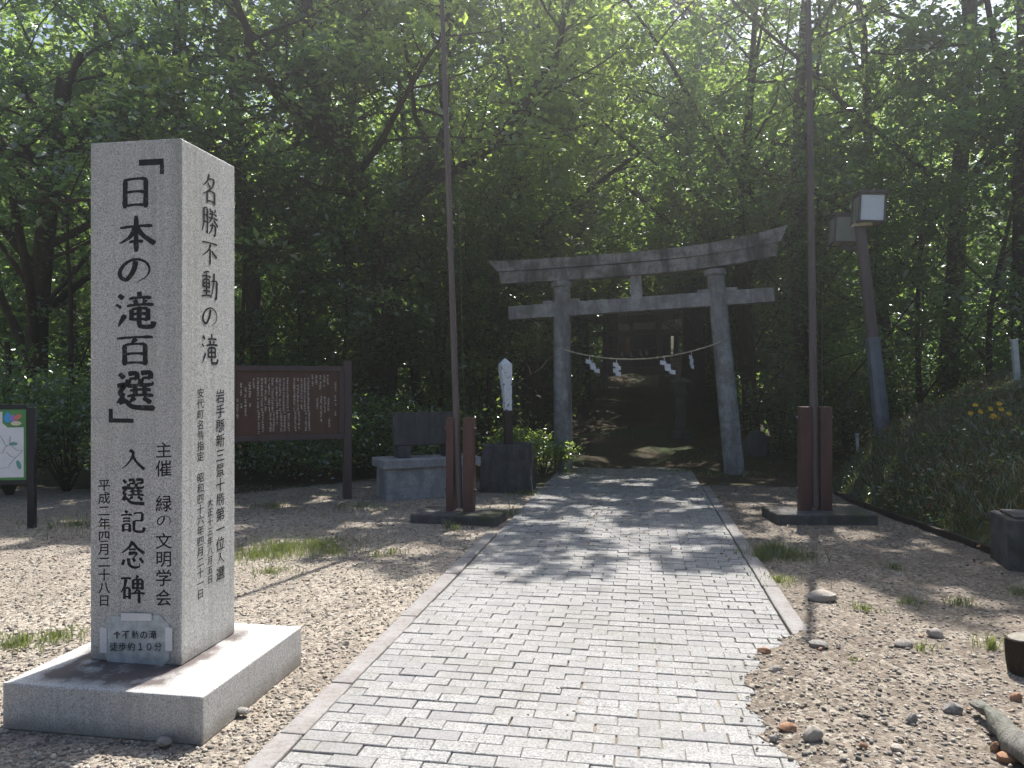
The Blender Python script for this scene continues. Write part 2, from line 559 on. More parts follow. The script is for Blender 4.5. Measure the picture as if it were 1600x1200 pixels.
M['cutwood'] = m_plain('cut_wood', (0.2, 0.18, 0.15), 0.8, 0.3, 25, 0.3)
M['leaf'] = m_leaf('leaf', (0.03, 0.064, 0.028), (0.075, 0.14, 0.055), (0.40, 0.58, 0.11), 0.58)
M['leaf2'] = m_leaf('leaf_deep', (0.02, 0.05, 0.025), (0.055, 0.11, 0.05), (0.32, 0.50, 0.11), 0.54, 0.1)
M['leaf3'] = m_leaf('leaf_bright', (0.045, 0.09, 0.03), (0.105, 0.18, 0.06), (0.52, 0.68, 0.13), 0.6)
M['cedar'] = m_leaf('cedar_foliage', (0.012, 0.03, 0.012), (0.03, 0.06, 0.022), (0.06, 0.12, 0.03), 0.3, 0.05)
M['grass'] = m_leaf('grass', (0.06, 0.09, 0.022), (0.17, 0.19, 0.06), (0.28, 0.34, 0.08), 0.4)
M['grass_shade'] = m_leaf('bank_grass', (0.045, 0.07, 0.022), (0.13, 0.15, 0.055), (0.2, 0.25, 0.07), 0.4)
M['drygrass'] = m_leaf('dry_grass', (0.10, 0.09, 0.04), (0.24, 0.20, 0.09), (0.25, 0.22, 0.08), 0.35)
M['flower'] = m_leaf('flower_yellow', (0.6, 0.36, 0.02), (0.75, 0.48, 0.03), (0.7, 0.45, 0.03), 0.35, 0.02)
M['litter'] = m_leaf('leaf_litter', (0.10, 0.05, 0.02), (0.30, 0.17, 0.07), (0.2, 0.1, 0.03), 0.2, 0.02)
M['river_stone'] = m_weathered('river_stone', (0.30, 0.26, 0.22), (0.47, 0.43, 0.38), (0.25, 0.22, 0.19), (6, 6, 6), 0.4, sc=4)
M['grey_stone'] = m_weathered('grey_stone', (0.22, 0.205, 0.19), (0.36, 0.34, 0.31), (0.12, 0.115, 0.11), (6, 6, 6), 0.5, sc=4)
M['red_stone'] = m_weathered('brick_fragment', (0.30, 0.16, 0.10), (0.44, 0.26, 0.16), (0.2, 0.12, 0.085), (6, 6, 6), 0.4, sc=4)

# ------------------------------------------------------------------ ground sheet
def axis(fine0, fine1, step, far0, far1, g=1.22):
    a = list(np.arange(fine0, fine1 + 1e-6, step))
    s = step
    x = a[-1]
    while x < far1:
        s *= g; x += s; a.append(min(x, far1))
    s = step; x = a[0]
    lo = []
    while x > far0:
        s *= g; x -= s; lo.append(max(x, far0))
    return np.array(lo[::-1] + a)


gx = axis(-9, 8, 0.14, -300, 300)
gy = axis(0.5, 26, 0.14, -300, 300)
GX, GY = np.meshgrid(gx, gy)
GZ = terrain(GX, GY)
nx, ny = len(gx), len(gy)
idx = np.arange(nx * ny).reshape(ny, nx)
F = np.stack([idx[:-1, :-1].ravel(), idx[:-1, 1:].ravel(), idx[1:, 1:].ravel(), idx[1:, :-1].ravel()], 1)
me = fast_mesh('ground', np.stack([GX.ravel(), GY.ravel(), GZ.ravel()], 1), F, True)
dtoe = (GX - np.interp(GY, TOE_Y, TOE_X)).ravel()
xx, yy = GX.ravel(), GY.ravel()
forest_edge = 12.4 + 0.25 * np.sin(xx * 1.3) - 2.0 * smooth(-4.2, -6.5, xx)
zone = np.zeros((nx * ny, 4), np.float32)
zone[:, 0] = np.clip((yy - forest_edge) / 1.4 + 0.5, 0, 1)
zone[:, 1] = np.clip((dtoe + 0.15) / 0.5 + 0.3, 0, 1)
zone[:, 2] = np.clip((xx - 0.3) * 1.0, 0, 0.62)
zone[:, 3] = 1
ca = me.color_attributes.new('zone', 'FLOAT_COLOR', 'POINT')
ca.data.foreach_set('color', zone.ravel())
me.materials.append(M['ground'])
tag(link('ground', me), 'gravel yard running into dark forest floor and a planted bank', kind='structure')

# ------------------------------------------------------------------ paved path
PX0, PX1 = -1.51, 0.95
def bed_right(y):
    return PX1
path_mb = MB()
ys = np.arange(-3.0, 15.3, 0.3)
for a, b in zip(ys[:-1], ys[1:]):
    path_mb.add([(PX0, a, max(tz(0, a), -0.02) + 0.002), (PX1, a, max(tz(0, a), -0.02) + 0.002), (PX1, b, max(tz(0, b), -0.02) + 0.002), (PX0, b, max(tz(0, b), -0.02) + 0.002)], [(0, 1, 2, 3)])
path = path_mb.build('path', M['joint'])
tag(path, 'path of pale grey speckled paving blocks leading under the stone gate', kind='structure')

BL, BW, JT = 0.2, 0.1, 0.0045


def brick_geom(l, w, top=0.0):
    c = 0.0035
    x, y = l / 2, w / 2
    vs = []
    for (dx, dy, z) in ((x, y, -0.05), (x, y, -c), (x - c, y - c, 0.0)):
        vs += [(-dx, -dy, z), (dx, -dy, z), (dx, dy, z), (-dx, dy, z)]
    fs = [(8, 9, 10, 11)]
    for k in (0, 4):
        for i in range(4):
            j = (i + 1) % 4
            fs.append((k + i, k + j, k + 4 + j, k + 4 + i))
    return vs, fs


brick_me = {}
def brick_mesh(l):
    key = round(l, 3)
    if key not in brick_me:
        vs, fs = brick_geom(l - JT, BW - JT)
        m = bpy.data.meshes.new('brick'); m.from_pydata(vs, [], fs); m.materials.append(M['brick']); m.update()
        brick_me[key] = m
    return brick_me[key]


bricks = []
row = 0
y = -2.9
while y < 15.0:
    off = (row % 2) * BL / 2
    x = PX0 - off + 0.003
    while x < PX1 - 0.02:
        x0, x1 = max(x, PX0 + 0.003), min(x + BL, PX1 - 0.003)
        if x1 - x0 > 0.04:
            bricks.append(((x0 + x1) / 2, y, x1 - x0))
        x += BL
    y += BW; row += 1


def ragged(y):
    """left limit of the soil washed over the path's right edge"""
    base = np.interp(y, [-5, 2.5, 3.3, 3.7, 4.3, 4.75, 5.05, 5.2], [0.82, 0.74, 0.66, 0.555, 0.57, 0.72, 0.9, 1.02])
    return base + 0.03 * np.sin(y * 17) + 0.02 * np.sin(y * 41)


def visible(bx, by):
    X = bx * CY + by * SY; D = -bx * SY + by * CY
    if D < 0.5: return False
    px = 800 + 1200 * X / D; py = 600 + 1200 * CAM_H / D
    return -20 < px < 1640 and py < 1225


singles = sorted([b for b in bricks if visible(b[0], b[1]) and b[0] < ragged(b[1]) + 0.05], key=lambda b: b[1])[:300]
sset = set(singles)
rest = MB()
r2 = random.Random(3)
def brick_pose(b):
    sag = 0.010 * math.sin(b[0] * 2.1 + 1) * math.sin(b[1] * 1.1) - .002
    return Matrix.Translation((b[0] + r2.uniform(-.003, .003), b[1] + r2.uniform(-.0012, .0012), max(tz(0, b[1]), -0.02) + 0.02 + sag + r2.uniform(-.004, .003))) @ Matrix.Rotation(r2.uniform(-.012, .012), 4, 'Z') @ Matrix.Rotation(r2.uniform(-.012, .012), 4, 'X')
for b in bricks:
    Mx = brick_pose(b)
    if b in sset:
        o = link('brick', brick_mesh(b[2]), path)
        o.matrix_world = Mx
    else:
        vs, fs = brick_geom(b[2] - JT, BW - JT)
        rest.add(vs, fs, Mx)
tag(rest.build('brick_paving', M['brick'], path), kind='stuff')

# kerb stones, both sides
def kerb(x, y0, y1, n0):
    y = y0
    while y < y1 - 0.1:
        l = min(0.6, y1 - y)
        mb = MB().box((0, 0, 0), (0.12, l - 0.008, 0.14), 0.008)
        mb.build('kerb_stone', M['kerb'], path, (x + r2.uniform(-.004, .004), y + l / 2, max(tz(x, y), -.02) - 0.044 + r2.uniform(-.004, .004)), (r2.uniform(-.006, .006), 0, r2.uniform(-.01, .01)))
        y += 0.6
kerb(PX0 - 0.064, -2.7, 8.1, 0)
kerb(PX1 + 0.064, 5.12, 12.3, 0)

# soil washed over the right edge of the path
def soil_z(x, y):
    l = ragged(y)
    t = np.clip((x - l) / (1.30 - l), 0, 1)
    return -0.004 + 0.03 * np.sin(np.minimum(1, t * 2.2) * math.pi / 2) - 0.035 * np.maximum(0, t - 0.45) / 0.55 + 0.004 * np.sin(x * 31 + y * 13) * np.sin(y * 23)


def soil_sheet():
    V = []; Fs = []
    yy = np.arange(-2.5, 5.3, 0.05)
    cols = 9
    for y in yy:
        l = float(ragged(y))
        for k in range(cols):
            t = k / (cols - 1)
            x = l + (1.30 - l) * t
            z = float(soil_z(x, y))
            V.append((x, y, z))
    n = len(yy)
    for i in range(n - 1):
        for k in range(cols - 1):
            a = i * cols + k
            Fs.append((a, a + 1, a + cols + 1, a + cols))
    m = fast_mesh('washed_soil', np.array(V), np.array(Fs), True)
    z = np.zeros((len(V), 4), np.float32); z[:, 2] = 0.75; z[:, 3] = 1
    c = m.color_attributes.new('zone', 'FLOAT_COLOR', 'POINT'); c.data.foreach_set('color', z.ravel())
    m.materials.append(M['ground'])
    return tag(link('washed_soil', m), 'brown soil washed over the ragged right edge of the path', kind='structure')
soil_sheet()

# ------------------------------------------------------------------ lettering
S = {}   # brush strokes, 100 x 100 box, y downwards; ('t' = tapers to a point)
S['日'] = [[(25, 10), (24, 92)], [(25, 13), (76, 11)], [(75, 10), (75, 92)], [(27, 48), (72, 47)], [(27, 85), (72, 84)]]
S['本'] = [[(10, 34), (90, 30)], [(50, 2), (50, 98)], [(48, 34), (35, 58), (8, 76), 't'], [(52, 34), (68, 56), (96, 78)], [(33, 72), (67, 71)]]
S['の'] = [[(54, 18), (48, 50), (30, 80), (14, 72), (12, 50), (28, 24), (56, 12), (82, 24), (91, 48), (82, 72), (54, 92), 't']]
S['滝'] = [[(10, 10), (22, 20)], [(3, 36), (16, 44)], [(26, 62), (8, 94), 't'], [(60, 2), (62, 14)], [(36, 20), (90, 18)], [(49, 23), (54, 34)], [(76, 22), (70, 34), 't'],
          [(30, 39), (96, 36)], [(42, 47), (42, 77)], [(42, 48), (82, 46)], [(82, 45), (82, 77)], [(44, 61), (80, 60)], [(43, 75), (82, 75)], [(61, 40), (61, 84), (68, 93), (92, 92), (96, 80)]]
S['百'] = [[(6, 14), (94, 10)], [(53, 14), (40, 31), 't'], [(25, 32), (25, 95)], [(25, 33), (76, 31)], [(75, 30), (75, 95)], [(27, 61), (74, 60)], [(26, 88), (75, 88)]]
S['選'] = [[(13, 8), (25, 20)], [(8, 40), (26, 37), (15, 56), (25, 66)], [(24, 66), (6, 84), 't'], [(12, 82), (28, 78), (46, 92), (97, 95)],
          [(34, 9), (54, 8), (54, 23)], [(36, 23), (54, 22)], [(35, 23), (35, 38), (57, 37), (57, 31), 't'],
          [(64, 7), (86, 6), (86, 21)], [(66, 21), (86, 20)], [(65, 21), (65, 36), (90, 35), (91, 28), 't'],
          [(38, 51), (88, 49)], [(51, 42), (51, 64)], [(73, 41), (73, 64)], [(32, 65), (94, 63)], [(50, 68), (36, 82), 't'], [(70, 68), (88, 82)]]
S['入'] = [[(38, 8), (52, 18), (46, 42), (30, 66), (6, 88), 't'], [(50, 30), (66, 58), (96, 88)]]
S['記'] = [[(20, 4), (30, 13)], [(4, 24), (48, 21)], [(11, 38), (41, 37)], [(11, 50), (41, 49)], [(13, 62), (13, 94)], [(13, 63), (40, 61)], [(39, 61), (39, 94)], [(13, 87), (39, 87)],
          [(54, 15), (89, 12)], [(88, 12), (87, 46)], [(56, 47), (88, 45)], [(56, 46), (55, 80), (64, 90), (90, 89), (95, 72)]]
S['念'] = [[(50, 2), (36, 24), (6, 46), 't'], [(52, 8), (68, 26), (96, 44)], [(36, 33), (62, 32)], [(34, 46), (66, 44), (52, 61), 't'], [(17, 68), (10, 88)],
          [(33, 63), (38, 86), (56, 95), (76, 91), (77, 79), 't'], [(51, 61), (59, 74)], [(77, 60), (92, 77)]]
S['碑'] = [[(4, 14), (44, 12)], [(24, 14), (18, 42), (4, 64), 't'], [(18, 48), (18, 86)], [(18, 49), (39, 47)], [(38, 47), (38, 86)], [(18, 79), (38, 79)],
          [(71, 0), (62, 12), 't'], [(52, 16), (52, 50)], [(52, 17), (89, 15)], [(88, 15), (88, 50)], [(53, 31), (88, 31)], [(53, 46), (88, 46)], [(70, 15), (68, 48), (52, 66), 't'], [(42, 66), (98, 63)], [(75, 50), (75, 99)]]
S['名'] = [[(46, 2), (36, 26), (12, 46), 't'], [(44, 18), (77, 15)], [(76, 15), (60, 44), (10, 74), 't'], [(38, 32), (53, 44)], [(36, 58), (36, 97)], [(36, 59), (80, 57)], [(79, 57), (78, 97)], [(36, 90), (78, 89)]]
S['勝'] = [[(16, 9), (16, 60), (4, 92), 't'], [(16, 10), (37, 8)], [(36, 8), (36, 88), (28, 84), 't'], [(18, 34), (34, 34)], [(18, 57), (34, 57)],
          [(50, 4), (56, 15)], [(84, 3), (75, 16), 't'], [(46, 24), (92, 22)], [(42, 38), (97, 36)], [(66, 8), (60, 38), (40, 58), 't'], [(72, 40), (98, 60)],
          [(50, 63), (85, 61)], [(84, 61), (80, 94), (70, 90), 't'], [(67, 52), (60, 76), (42, 96), 't']]
S['不'] = [[(6, 16), (94, 12)], [(56, 16), (40, 44), (6, 70), 't'], [(52, 34), (52, 97)], [(60, 42), (92, 64)]]
S['動'] = [[(46, 5), (14, 13), 't'], [(5, 24), (56, 22)], [(14, 34), (14, 60)], [(14, 35), (49, 33)], [(48, 33), (48, 60)], [(15, 47), (48, 46)], [(15, 59), (48, 59)], [(31, 10), (31, 86)], [(10, 74), (53, 72)], [(3, 91), (57, 86)],
          [(58, 36), (93, 33)], [(92, 33), (88, 92), (76, 86), 't'], [(75, 6), (72, 46), (56, 95), 't']]


def brush(mb, strokes, cx, cy, w, h, place, wt=8.5, lift=[0.0]):
    """tapered ribbons, drawn in face coordinates (u right, v up), 'place' maps (u, v, lift) to 3-D"""
    for st in strokes:
        tp = st[-1] == 't'
        P = [np.array(p, float) for p in st if p != 't']
        pts = []
        n = len(P)
        for i in range(n - 1):
            p0 = P[max(i - 1, 0)]; p1 = P[i]; p2 = P[i + 1]; p3 = P[min(i + 2, n - 1)]
            sharp = n > 2
            for k in range(7):
                t = k / 7
                if sharp:
                    q = 0.5 * ((2 * p1) + (-p0 + p2) * t + (2 * p0 - 5 * p1 + 4 * p2 - p3) * t * t + (-p0 + 3 * p1 - 3 * p2 + p3) * t ** 3)
                else:
                    q = p1 + (p2 - p1) * t
                pts.append(q)
        pts.append(P[-1])
        pts = np.array(pts)
        d = np.gradient(pts, axis=0)
        horiz = abs(pts[-1][0] - pts[0][0]) > 1.5 * abs(pts[-1][1] - pts[0][1]) and n == 2
        d /= np.linalg.norm(d, axis=1)[:, None] + 1e-9
        nrm = np.stack([-d[:, 1], d[:, 0]], 1)
        t = np.linspace(0, 1, len(pts))
        if horiz:
            ww = 0.72 - 0.2 * np.sin(t * math.pi) + 0.42 * np.exp(-((t - 0.95) / 0.09) ** 2)
            pts = pts + np.stack([0 * t, -2.0 * np.sin(t * math.pi)], 1)
        elif tp:
            ww = 1.1 * (1 - t) ** 0.7 + 0.1
        else:
            ww = 1.05 - 0.22 * np.sin(t * math.pi) + 0.12 * t
        ww[0] *= 0.55; ww[-1] *= 0.5
        L = pts + nrm * (ww * wt / 2)[:, None]; Rr = pts - nrm * (ww * wt / 2)[:, None]
        lift[0] = (lift[0] + 0.00002) % 0.0006
        vs = []
        for a, b in zip(L, Rr):
            for q in (a, b):
                vs.append(place(cx + (q[0] / 100 - .5) * w, cy - (q[1] / 100 - .5) * h, 0.0012 + lift[0]))
        m = len(pts)
        fs = [(2 * i, 2 * i + 1, 2 * i + 3, 2 * i + 2) for i in range(m - 1)]
        mb.add(vs, fs)


_glyph = {}
def glyph(ch):
    if ch not in _glyph:
        c = bpy.data.curves.new('glyph', 'FONT')
        c.body = ch
        c.offset = 0.008
        o = bpy.data.objects.new('glyph', c)
        COL.objects.link(o)
        bpy.context.view_layer.update()
        m = o.to_mesh()
        vs = [(v.co.x, v.co.y) for v in m.vertices]
        fs = [tuple(p.vertices) for p in m.polygons]
        o.to_mesh_clear()
        bpy.data.objects.remove(o); bpy.data.curves.remove(c)
        if vs:
            x0 = min(v[0] for v in vs); x1 = max(v[0] for v in vs)
            if ord(ch) > 0x2fff:
                x0, x1 = 0.03, 0.97
            vs = [((v[0] - (x0 + x1) / 2), v[1] - 0.38) for v in vs]
        _glyph[ch] = (vs, fs)
    return _glyph[ch]


def font(mb, ch, cx, cy, w, h, place, slant=0.06):
    vs, fs = glyph(ch)
    mb.add([place(cx + u * w, cy + (v + slant * u) * h, 0.0015) for u, v in vs], fs)


# ------------------------------------------------------------------ stone monument
SX0, SX1, SY0, SY1, SZ0, SZ1 = -2.75, -2.245, 3.49, 4.0, 0.2, 2.82
mon = empty('stone_monument', (-2.44, 3.66, 0))
tag(mon, 'tall square pale granite pillar with black inscriptions on a low granite plinth', 'monument')
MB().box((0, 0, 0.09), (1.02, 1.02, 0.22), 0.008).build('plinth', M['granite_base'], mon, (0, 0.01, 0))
pil = MB().box((0, 0, 0), (SX1 - SX0, SY1 - SY0, SZ1 - SZ0), 0.007).build('pillar', M['granite'], mon, ((SX0 + SX1) / 2 + 2.44, (SY0 + SY1) / 2 - 3.66, (SZ0 + SZ1) / 2 + 0.001))
PC = ((SX0 + SX1) / 2, (SY0 + SY1) / 2, (SZ0 + SZ1) / 2)


def front_uv(px, py):
    phi = math.atan((px - 800) / 1200) - YAW
    x = SY0 * math.tan(phi)
    D = -x * SY + SY0 * CY
    return x, CAM_H - (py - 600) / 1200 * D


def right_uv(px, py):
    phi = math.atan((px - 800) / 1200) - YAW
    y = SX1 / math.tan(phi)
    D = -SX1 * SY + y * CY
    return y, CAM_H - (py - 600) / 1200 * D


pf = lambda u, v, l: (u - PC[0], SY0 - PC[1] - l, v - PC[2])
pr = lambda u, v, l: (SX1 - PC[0] + l, u - PC[1], v - PC[2])


def put(mb, uv, place, ch, cx, y0, y1, w, brushy=True, wt=9):
    own = mb is None
    if own: mb = MB()
    u, v = uv(cx, (y0 + y1) / 2)
    h = abs(uv(cx, y0)[1] - uv(cx, y1)[1])
    W = abs(uv(cx + w / 2, y0)[0] - uv(cx - w / 2, y0)[0])
    if (brushy or ch in '勝動') and ch in S:
        brush(mb, S[ch], u, v, W, h, place, wt)
    else:
        font(mb, ch, u, v, W * 1.06, h * 1.06, place)
    if own: mb.build('character', M['ink'], pil)


mb = MB()
def bar(x0, x1, y0, y1):
    mb = BR
    a = front_uv(x0, y0); b = front_uv(x1, y1)
    mb.add([pf(a[0], a[1], .0011), pf(b[0], a[1], .0011), pf(b[0], b[1], .0011), pf(a[0], b[1], .0011)], [(0, 3, 2, 1)])
BR = MB(); bar(217, 256, 250, 257.5); bar(250, 256.5, 257.5, 272); BR.build('bracket_mark', M['ink'], pil)
BR = MB(); bar(170, 176.5, 639, 654); bar(170, 209, 654, 661); BR.build('bracket_mark', M['ink'], pil)
for ch, cx, y0, y1, w in (('日', 212, 274, 330, 62), ('本', 213, 336, 395, 62), ('の', 210, 400, 446, 56), ('滝', 211, 455, 515, 62), ('百', 211, 522, 574, 62), ('選', 211, 579, 641, 64)):
    put(None, front_uv, pf, ch, cx, y0, y1, w * 1.03, True, 13)
for ch, y0, y1 in (('入', 701, 738), ('選', 747, 789), ('記', 797, 834), ('念', 845, 889), ('碑', 899, 943)):
    put(None, front_uv, pf, ch, 207.5, y0, y1, 40, True, 12)
for ch, y0, y1 in (('主', 691, 716), ('催', 719, 745), ('緑', 774, 800), ('の', 804, 824), ('文', 833, 858), ('明', 861, 886), ('学', 890, 916), ('会', 921, 947)):
    put(None, front_uv, pf, ch, 256, y0, y1, 25)
for i, ch in enumerate('平成二年四月二十八日'):
    put(None, front_uv, pf, ch, 163, 749 + 20 * i, 749 + 20 * i + 18.5, 18.5, False)
for ch, y0, y1 in (('名', 272, 320), ('勝', 324, 369), ('不', 375, 415), ('動', 423, 469), ('の', 477, 513), ('滝', 521, 571)):
    put(None, right_uv, pr, ch, 327.5, y0, y1, 27, True, 10)
for i, ch in enumerate('岩手縣新三景十勝第一位入選'):
    put(None, right_uv, pr, ch, 344, 609 + 23 * i, 609 + 23 * i + 21, 13.5, ch in '入')
for i, ch in enumerate('安代町名勝指定　昭和四十六年四月二十一日'):
    if ch != '　':
        put(None, right_uv, pr, ch, 313, 607 + 16.5 * i, 607 + 16.5 * i + 15, 10.5, False)
for i, ch in enumerate('大正十三年八月五日'):
    put(None, right_uv, pr, ch, 328, 779 + 15 * i, 779 + 15 * i + 13, 8.5, False)

# taped notice
nt = empty('paper_notice', (PC[0], SY0 - 0.004, 0.3))
tag(nt, 'crumpled laminated paper notice taped to the foot of the granite pillar', 'notice')
pn = lambda u, v, l: (u - PC[0], -l, v - 0.3)
outl = [(172, 963), (250, 961), (265, 976), (266, 1015), (265, 1030), (255, 1040), (220, 1041), (213, 1035), (208, 1041), (172, 1040), (163, 1020), (162, 978)]
vs = [pn(*front_uv(*p), 0.0) for p in outl]
c0 = pn(*front_uv(212, 1000), 0.004)
inner = [tuple(np.array(c0) * 0.45 + np.array(v) * 0.55 + np.array((0, -0.002 - 0.003 * (i % 3), 0))) for i, v in enumerate(vs)]
n = len(vs)
sh = MB().add(vs + inner + [c0], [(i, i + n, (i + 1) % n + n, (i + 1) % n) for i in range(n)] + [(i + n, 2 * n, (i + 1) % n + n) for i in range(n)])
sh.build('sheet', M['paper'], nt, smoothed=True)
for (x0, x1, y0, y1) in ((191, 239, 957, 969), (158, 169, 979, 1019), (260, 271, 979, 1016)):
    q = [pn(*front_uv(x, y), 0.006) for x, y in ((x0, y0), (x1, y0 + .8), (x1, y1), (x0, y1))]
    MB().add(q, [(0, 3, 2, 1)]).build('tape', M['tape'], nt)
mb = MB()
pn2 = lambda u, v, l: (u - PC[0], -0.0125, v - 0.3)
for i, ch in enumerate('↑不動の滝'):
    put(mb, front_uv, pn2, ch, 186 + 13.9 * i, 983.5, 997, 12 if i else 16, False)
for i, ch in enumerate('徒歩約１０分'):
    put(mb, front_uv, pn2, ch, 180.5 + 13.9 * i, 1002, 1015.5, 12, False)
mb.build('lettering', M['ink'], nt)

# ------------------------------------------------------------------ stone gates
def torii(name, label, origin, rotz, tilt, sc, mats, wedge=True):
    root = empty(name, origin, (0, tilt, rotz))
    root.scale = (sc, sc, sc)
    tag(root, label, 'torii gate', 'stone torii gates over the approach')
    mp, mt = mats
    half = 1.535
    for s in (-1, 1):
        xb, xt = s * half, s * (half - 0.155)
        pts = []; rad = []
        for i in range(9):
            t = i / 8
            pts.append((xb + (xt - xb) * t, 0, -0.25 + 3.75 * t)); rad.append(0.18 - 0.028 * t)
        MB().tube(pts, rad, 28).build('pillar', mp, root, angle=50)
        MB().lathe([(0.165, 0), (0.195, 0.02), (0.195, 0.1), (0.175, 0.118)], 28, (xt, 0, 3.39)).build('capital', mp, root, angle=40)
    # lintel: lower and upper course, both curving up towards the ends
    def course(nm, x0, x1, zb, zt, dy, flare, m):
        def lift(x, top):
            a = abs(x) / 2.6
            e = 0.21 if x > 0 else 0.04
            return (e * (1.15 if top else 0.8)) * a ** 2.4
        V = []; n = 25
        for i in range(n):
            t = i / (n - 1)
            xb = x0 + (x1 - x0) * t
            xt = (x0 - flare) + (x1 - x0 + 2 * flare) * t
            w = dy
            V += [(xb, -w, zb + lift(xb, False)), (xb, w, zb + lift(xb, False)), (xt, w * 1.06, zt + lift(xt, True)), (xt, 0, zt + 0.03 + lift(xt, True)), (xt, -w * 1.06, zt + lift(xt, True))]
        fs = []
        for i in range(n - 1):
            for k in range(5):
                k2 = (k + 1) % 5
                fs.append((i * 5 + k, (i + 1) * 5 + k, (i + 1) * 5 + k2, i * 5 + k2))
        fs.append((0, 1, 2, 3, 4)); fs.append(tuple((n - 1) * 5 + k for k in (4, 3, 2, 1, 0)))
        MB().add([(v[0], v[1], v[2]) for v in V], [f[::-1] for f in fs]).build(nm, m, root, angle=35)
    course('lower_lintel', -2.50, 2.42, 3.505, 3.715, 0.15, 0.03, mt)
    course('upper_lintel', -2.57, 2.50, 3.73, 3.91, 0.19, 0.12, mt)
    zt = 2.98
    MB().box((-0.02, 0, zt), (4.75, 0.2, 0.25), 0.008).build('tie_beam', mp, root)
    MB().box((-0.02, 0, 3.305), (0.2, 0.16, 0.40), 0.006).build('strut', mp, root)
    if wedge:
        for s in (-1, 1):
            xc = s * (half - 0.155 * (zt + .25) / 3.75)
            for q in (-1, 1):
                MB().box((xc + q * 0.24, 0, zt + 0.152), (0.2, 0.12, 0.06), 0.006).build('wedge', mp, root)
    return root


tz0 = 14.15
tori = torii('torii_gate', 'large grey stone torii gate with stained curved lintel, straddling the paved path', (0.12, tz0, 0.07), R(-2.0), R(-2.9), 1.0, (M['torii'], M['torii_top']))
# footing stones
x2, y2 = wpt(990, 32.5)
torii('torii_gate', 'smaller dim stone torii gate seen far back through the large gate', (x2, y2, tz(x2, y2) - .03), R(-6), R(-1.4), 0.80, (M['torii_far'], M['torii_far']), False)
bpy.context.view_layer.update()
TM = tori.matrix_world


# sacred rope with paper streamers
def rope(name, label, a, b, sag, ts, amp, rad, sc=1.0):
    a = Vector(a); b = Vector(b)
    root = empty(name, ((a + b) / 2))
    tag(root, label, 'rope')
    o = (a + b) / 2
    def P(t):
        p = a.lerp(b, t) - o
        p.z -= sag * 4 * t * (1 - t)
        return p
    N = 90
    m = MB()
    for ph in (0, math.pi):
        pts = []
        for i in range(N + 1):
            t = i / N
            p = P(t)
            an = t * 75 + ph
            pts.append(p + Vector((0, math.cos(an), math.sin(an))) * rad * 0.7)
        m.tube(pts, rad, 5)
    m.build('cord', M['rope'], root, smoothed=True)
    for t, tw, dr in ts:
        p = P(t)
        mm = MB()
        w, hh = 0.055 * sc, 0.075 * sc
        x = 0.0
        Mx = Matrix.Translation(p) @ Matrix.Rotation(tw, 4, 'Z')
        z = -0.01
        mm.add([(-.008, 0, z), (.008, 0, z), (.008, 0, z - .07 * sc), (-.008, 0, z - .07 * sc)], [(0, 1, 2, 3)], Mx)
        z -= 0.05 * sc
        for k in range(4):
            yy = 0.012 * (k % 2)
            off = dr * k * 0.05 * sc + (0.02 * sc if k % 2 else -0.02 * sc)
            q = [(off - w, yy, z), (off + w, yy + .006, z - 0.02 * sc), (off + w, yy + .006, z - hh - 0.02 * sc), (off - w, yy, z - hh)]
            mm.add(q, [(0, 1, 2, 3)], Mx)
            z -= hh * 0.72
        mm.build('paper_streamer', M['shide'], root)
    return root


pl = TM @ Vector((-1.38, -0.17, 2.23)); pr_ = TM @ Vector((1.40, -0.17, 2.20))
rope('sacred_rope', 'pale twisted rope with four white zigzag paper streamers strung across the large torii gate', pl, pr_, 0.235,
     [(0.17, 0.5, 0.9), (0.345, -0.5, 0.05), (0.65, 0.2, 0.85), (0.82, 0.9, 0.2)], 0, 0.009)
m = MB()
for k in range(25):
    pass
T2 = [o for o in COL.objects if o.name.startswith('torii_gate') and o is not tori and o.type == 'EMPTY'][0]
bpy.context.view_layer.update()
q1 = T2.matrix_world @ Vector((-1.36, -0.2, 2.15)); q2 = T2.matrix_world @ Vector((1.36, -0.2, 2.2))
rope('sacred_rope', 'thin rope with short hanging strands across the far dim torii gate', q1, q2, 0.1, [(0.3, 0, 0), (0.48, 0, 0), (0.66, 0, 0.2), (0.78, 0, 0)], 0, 0.012, 0.9)


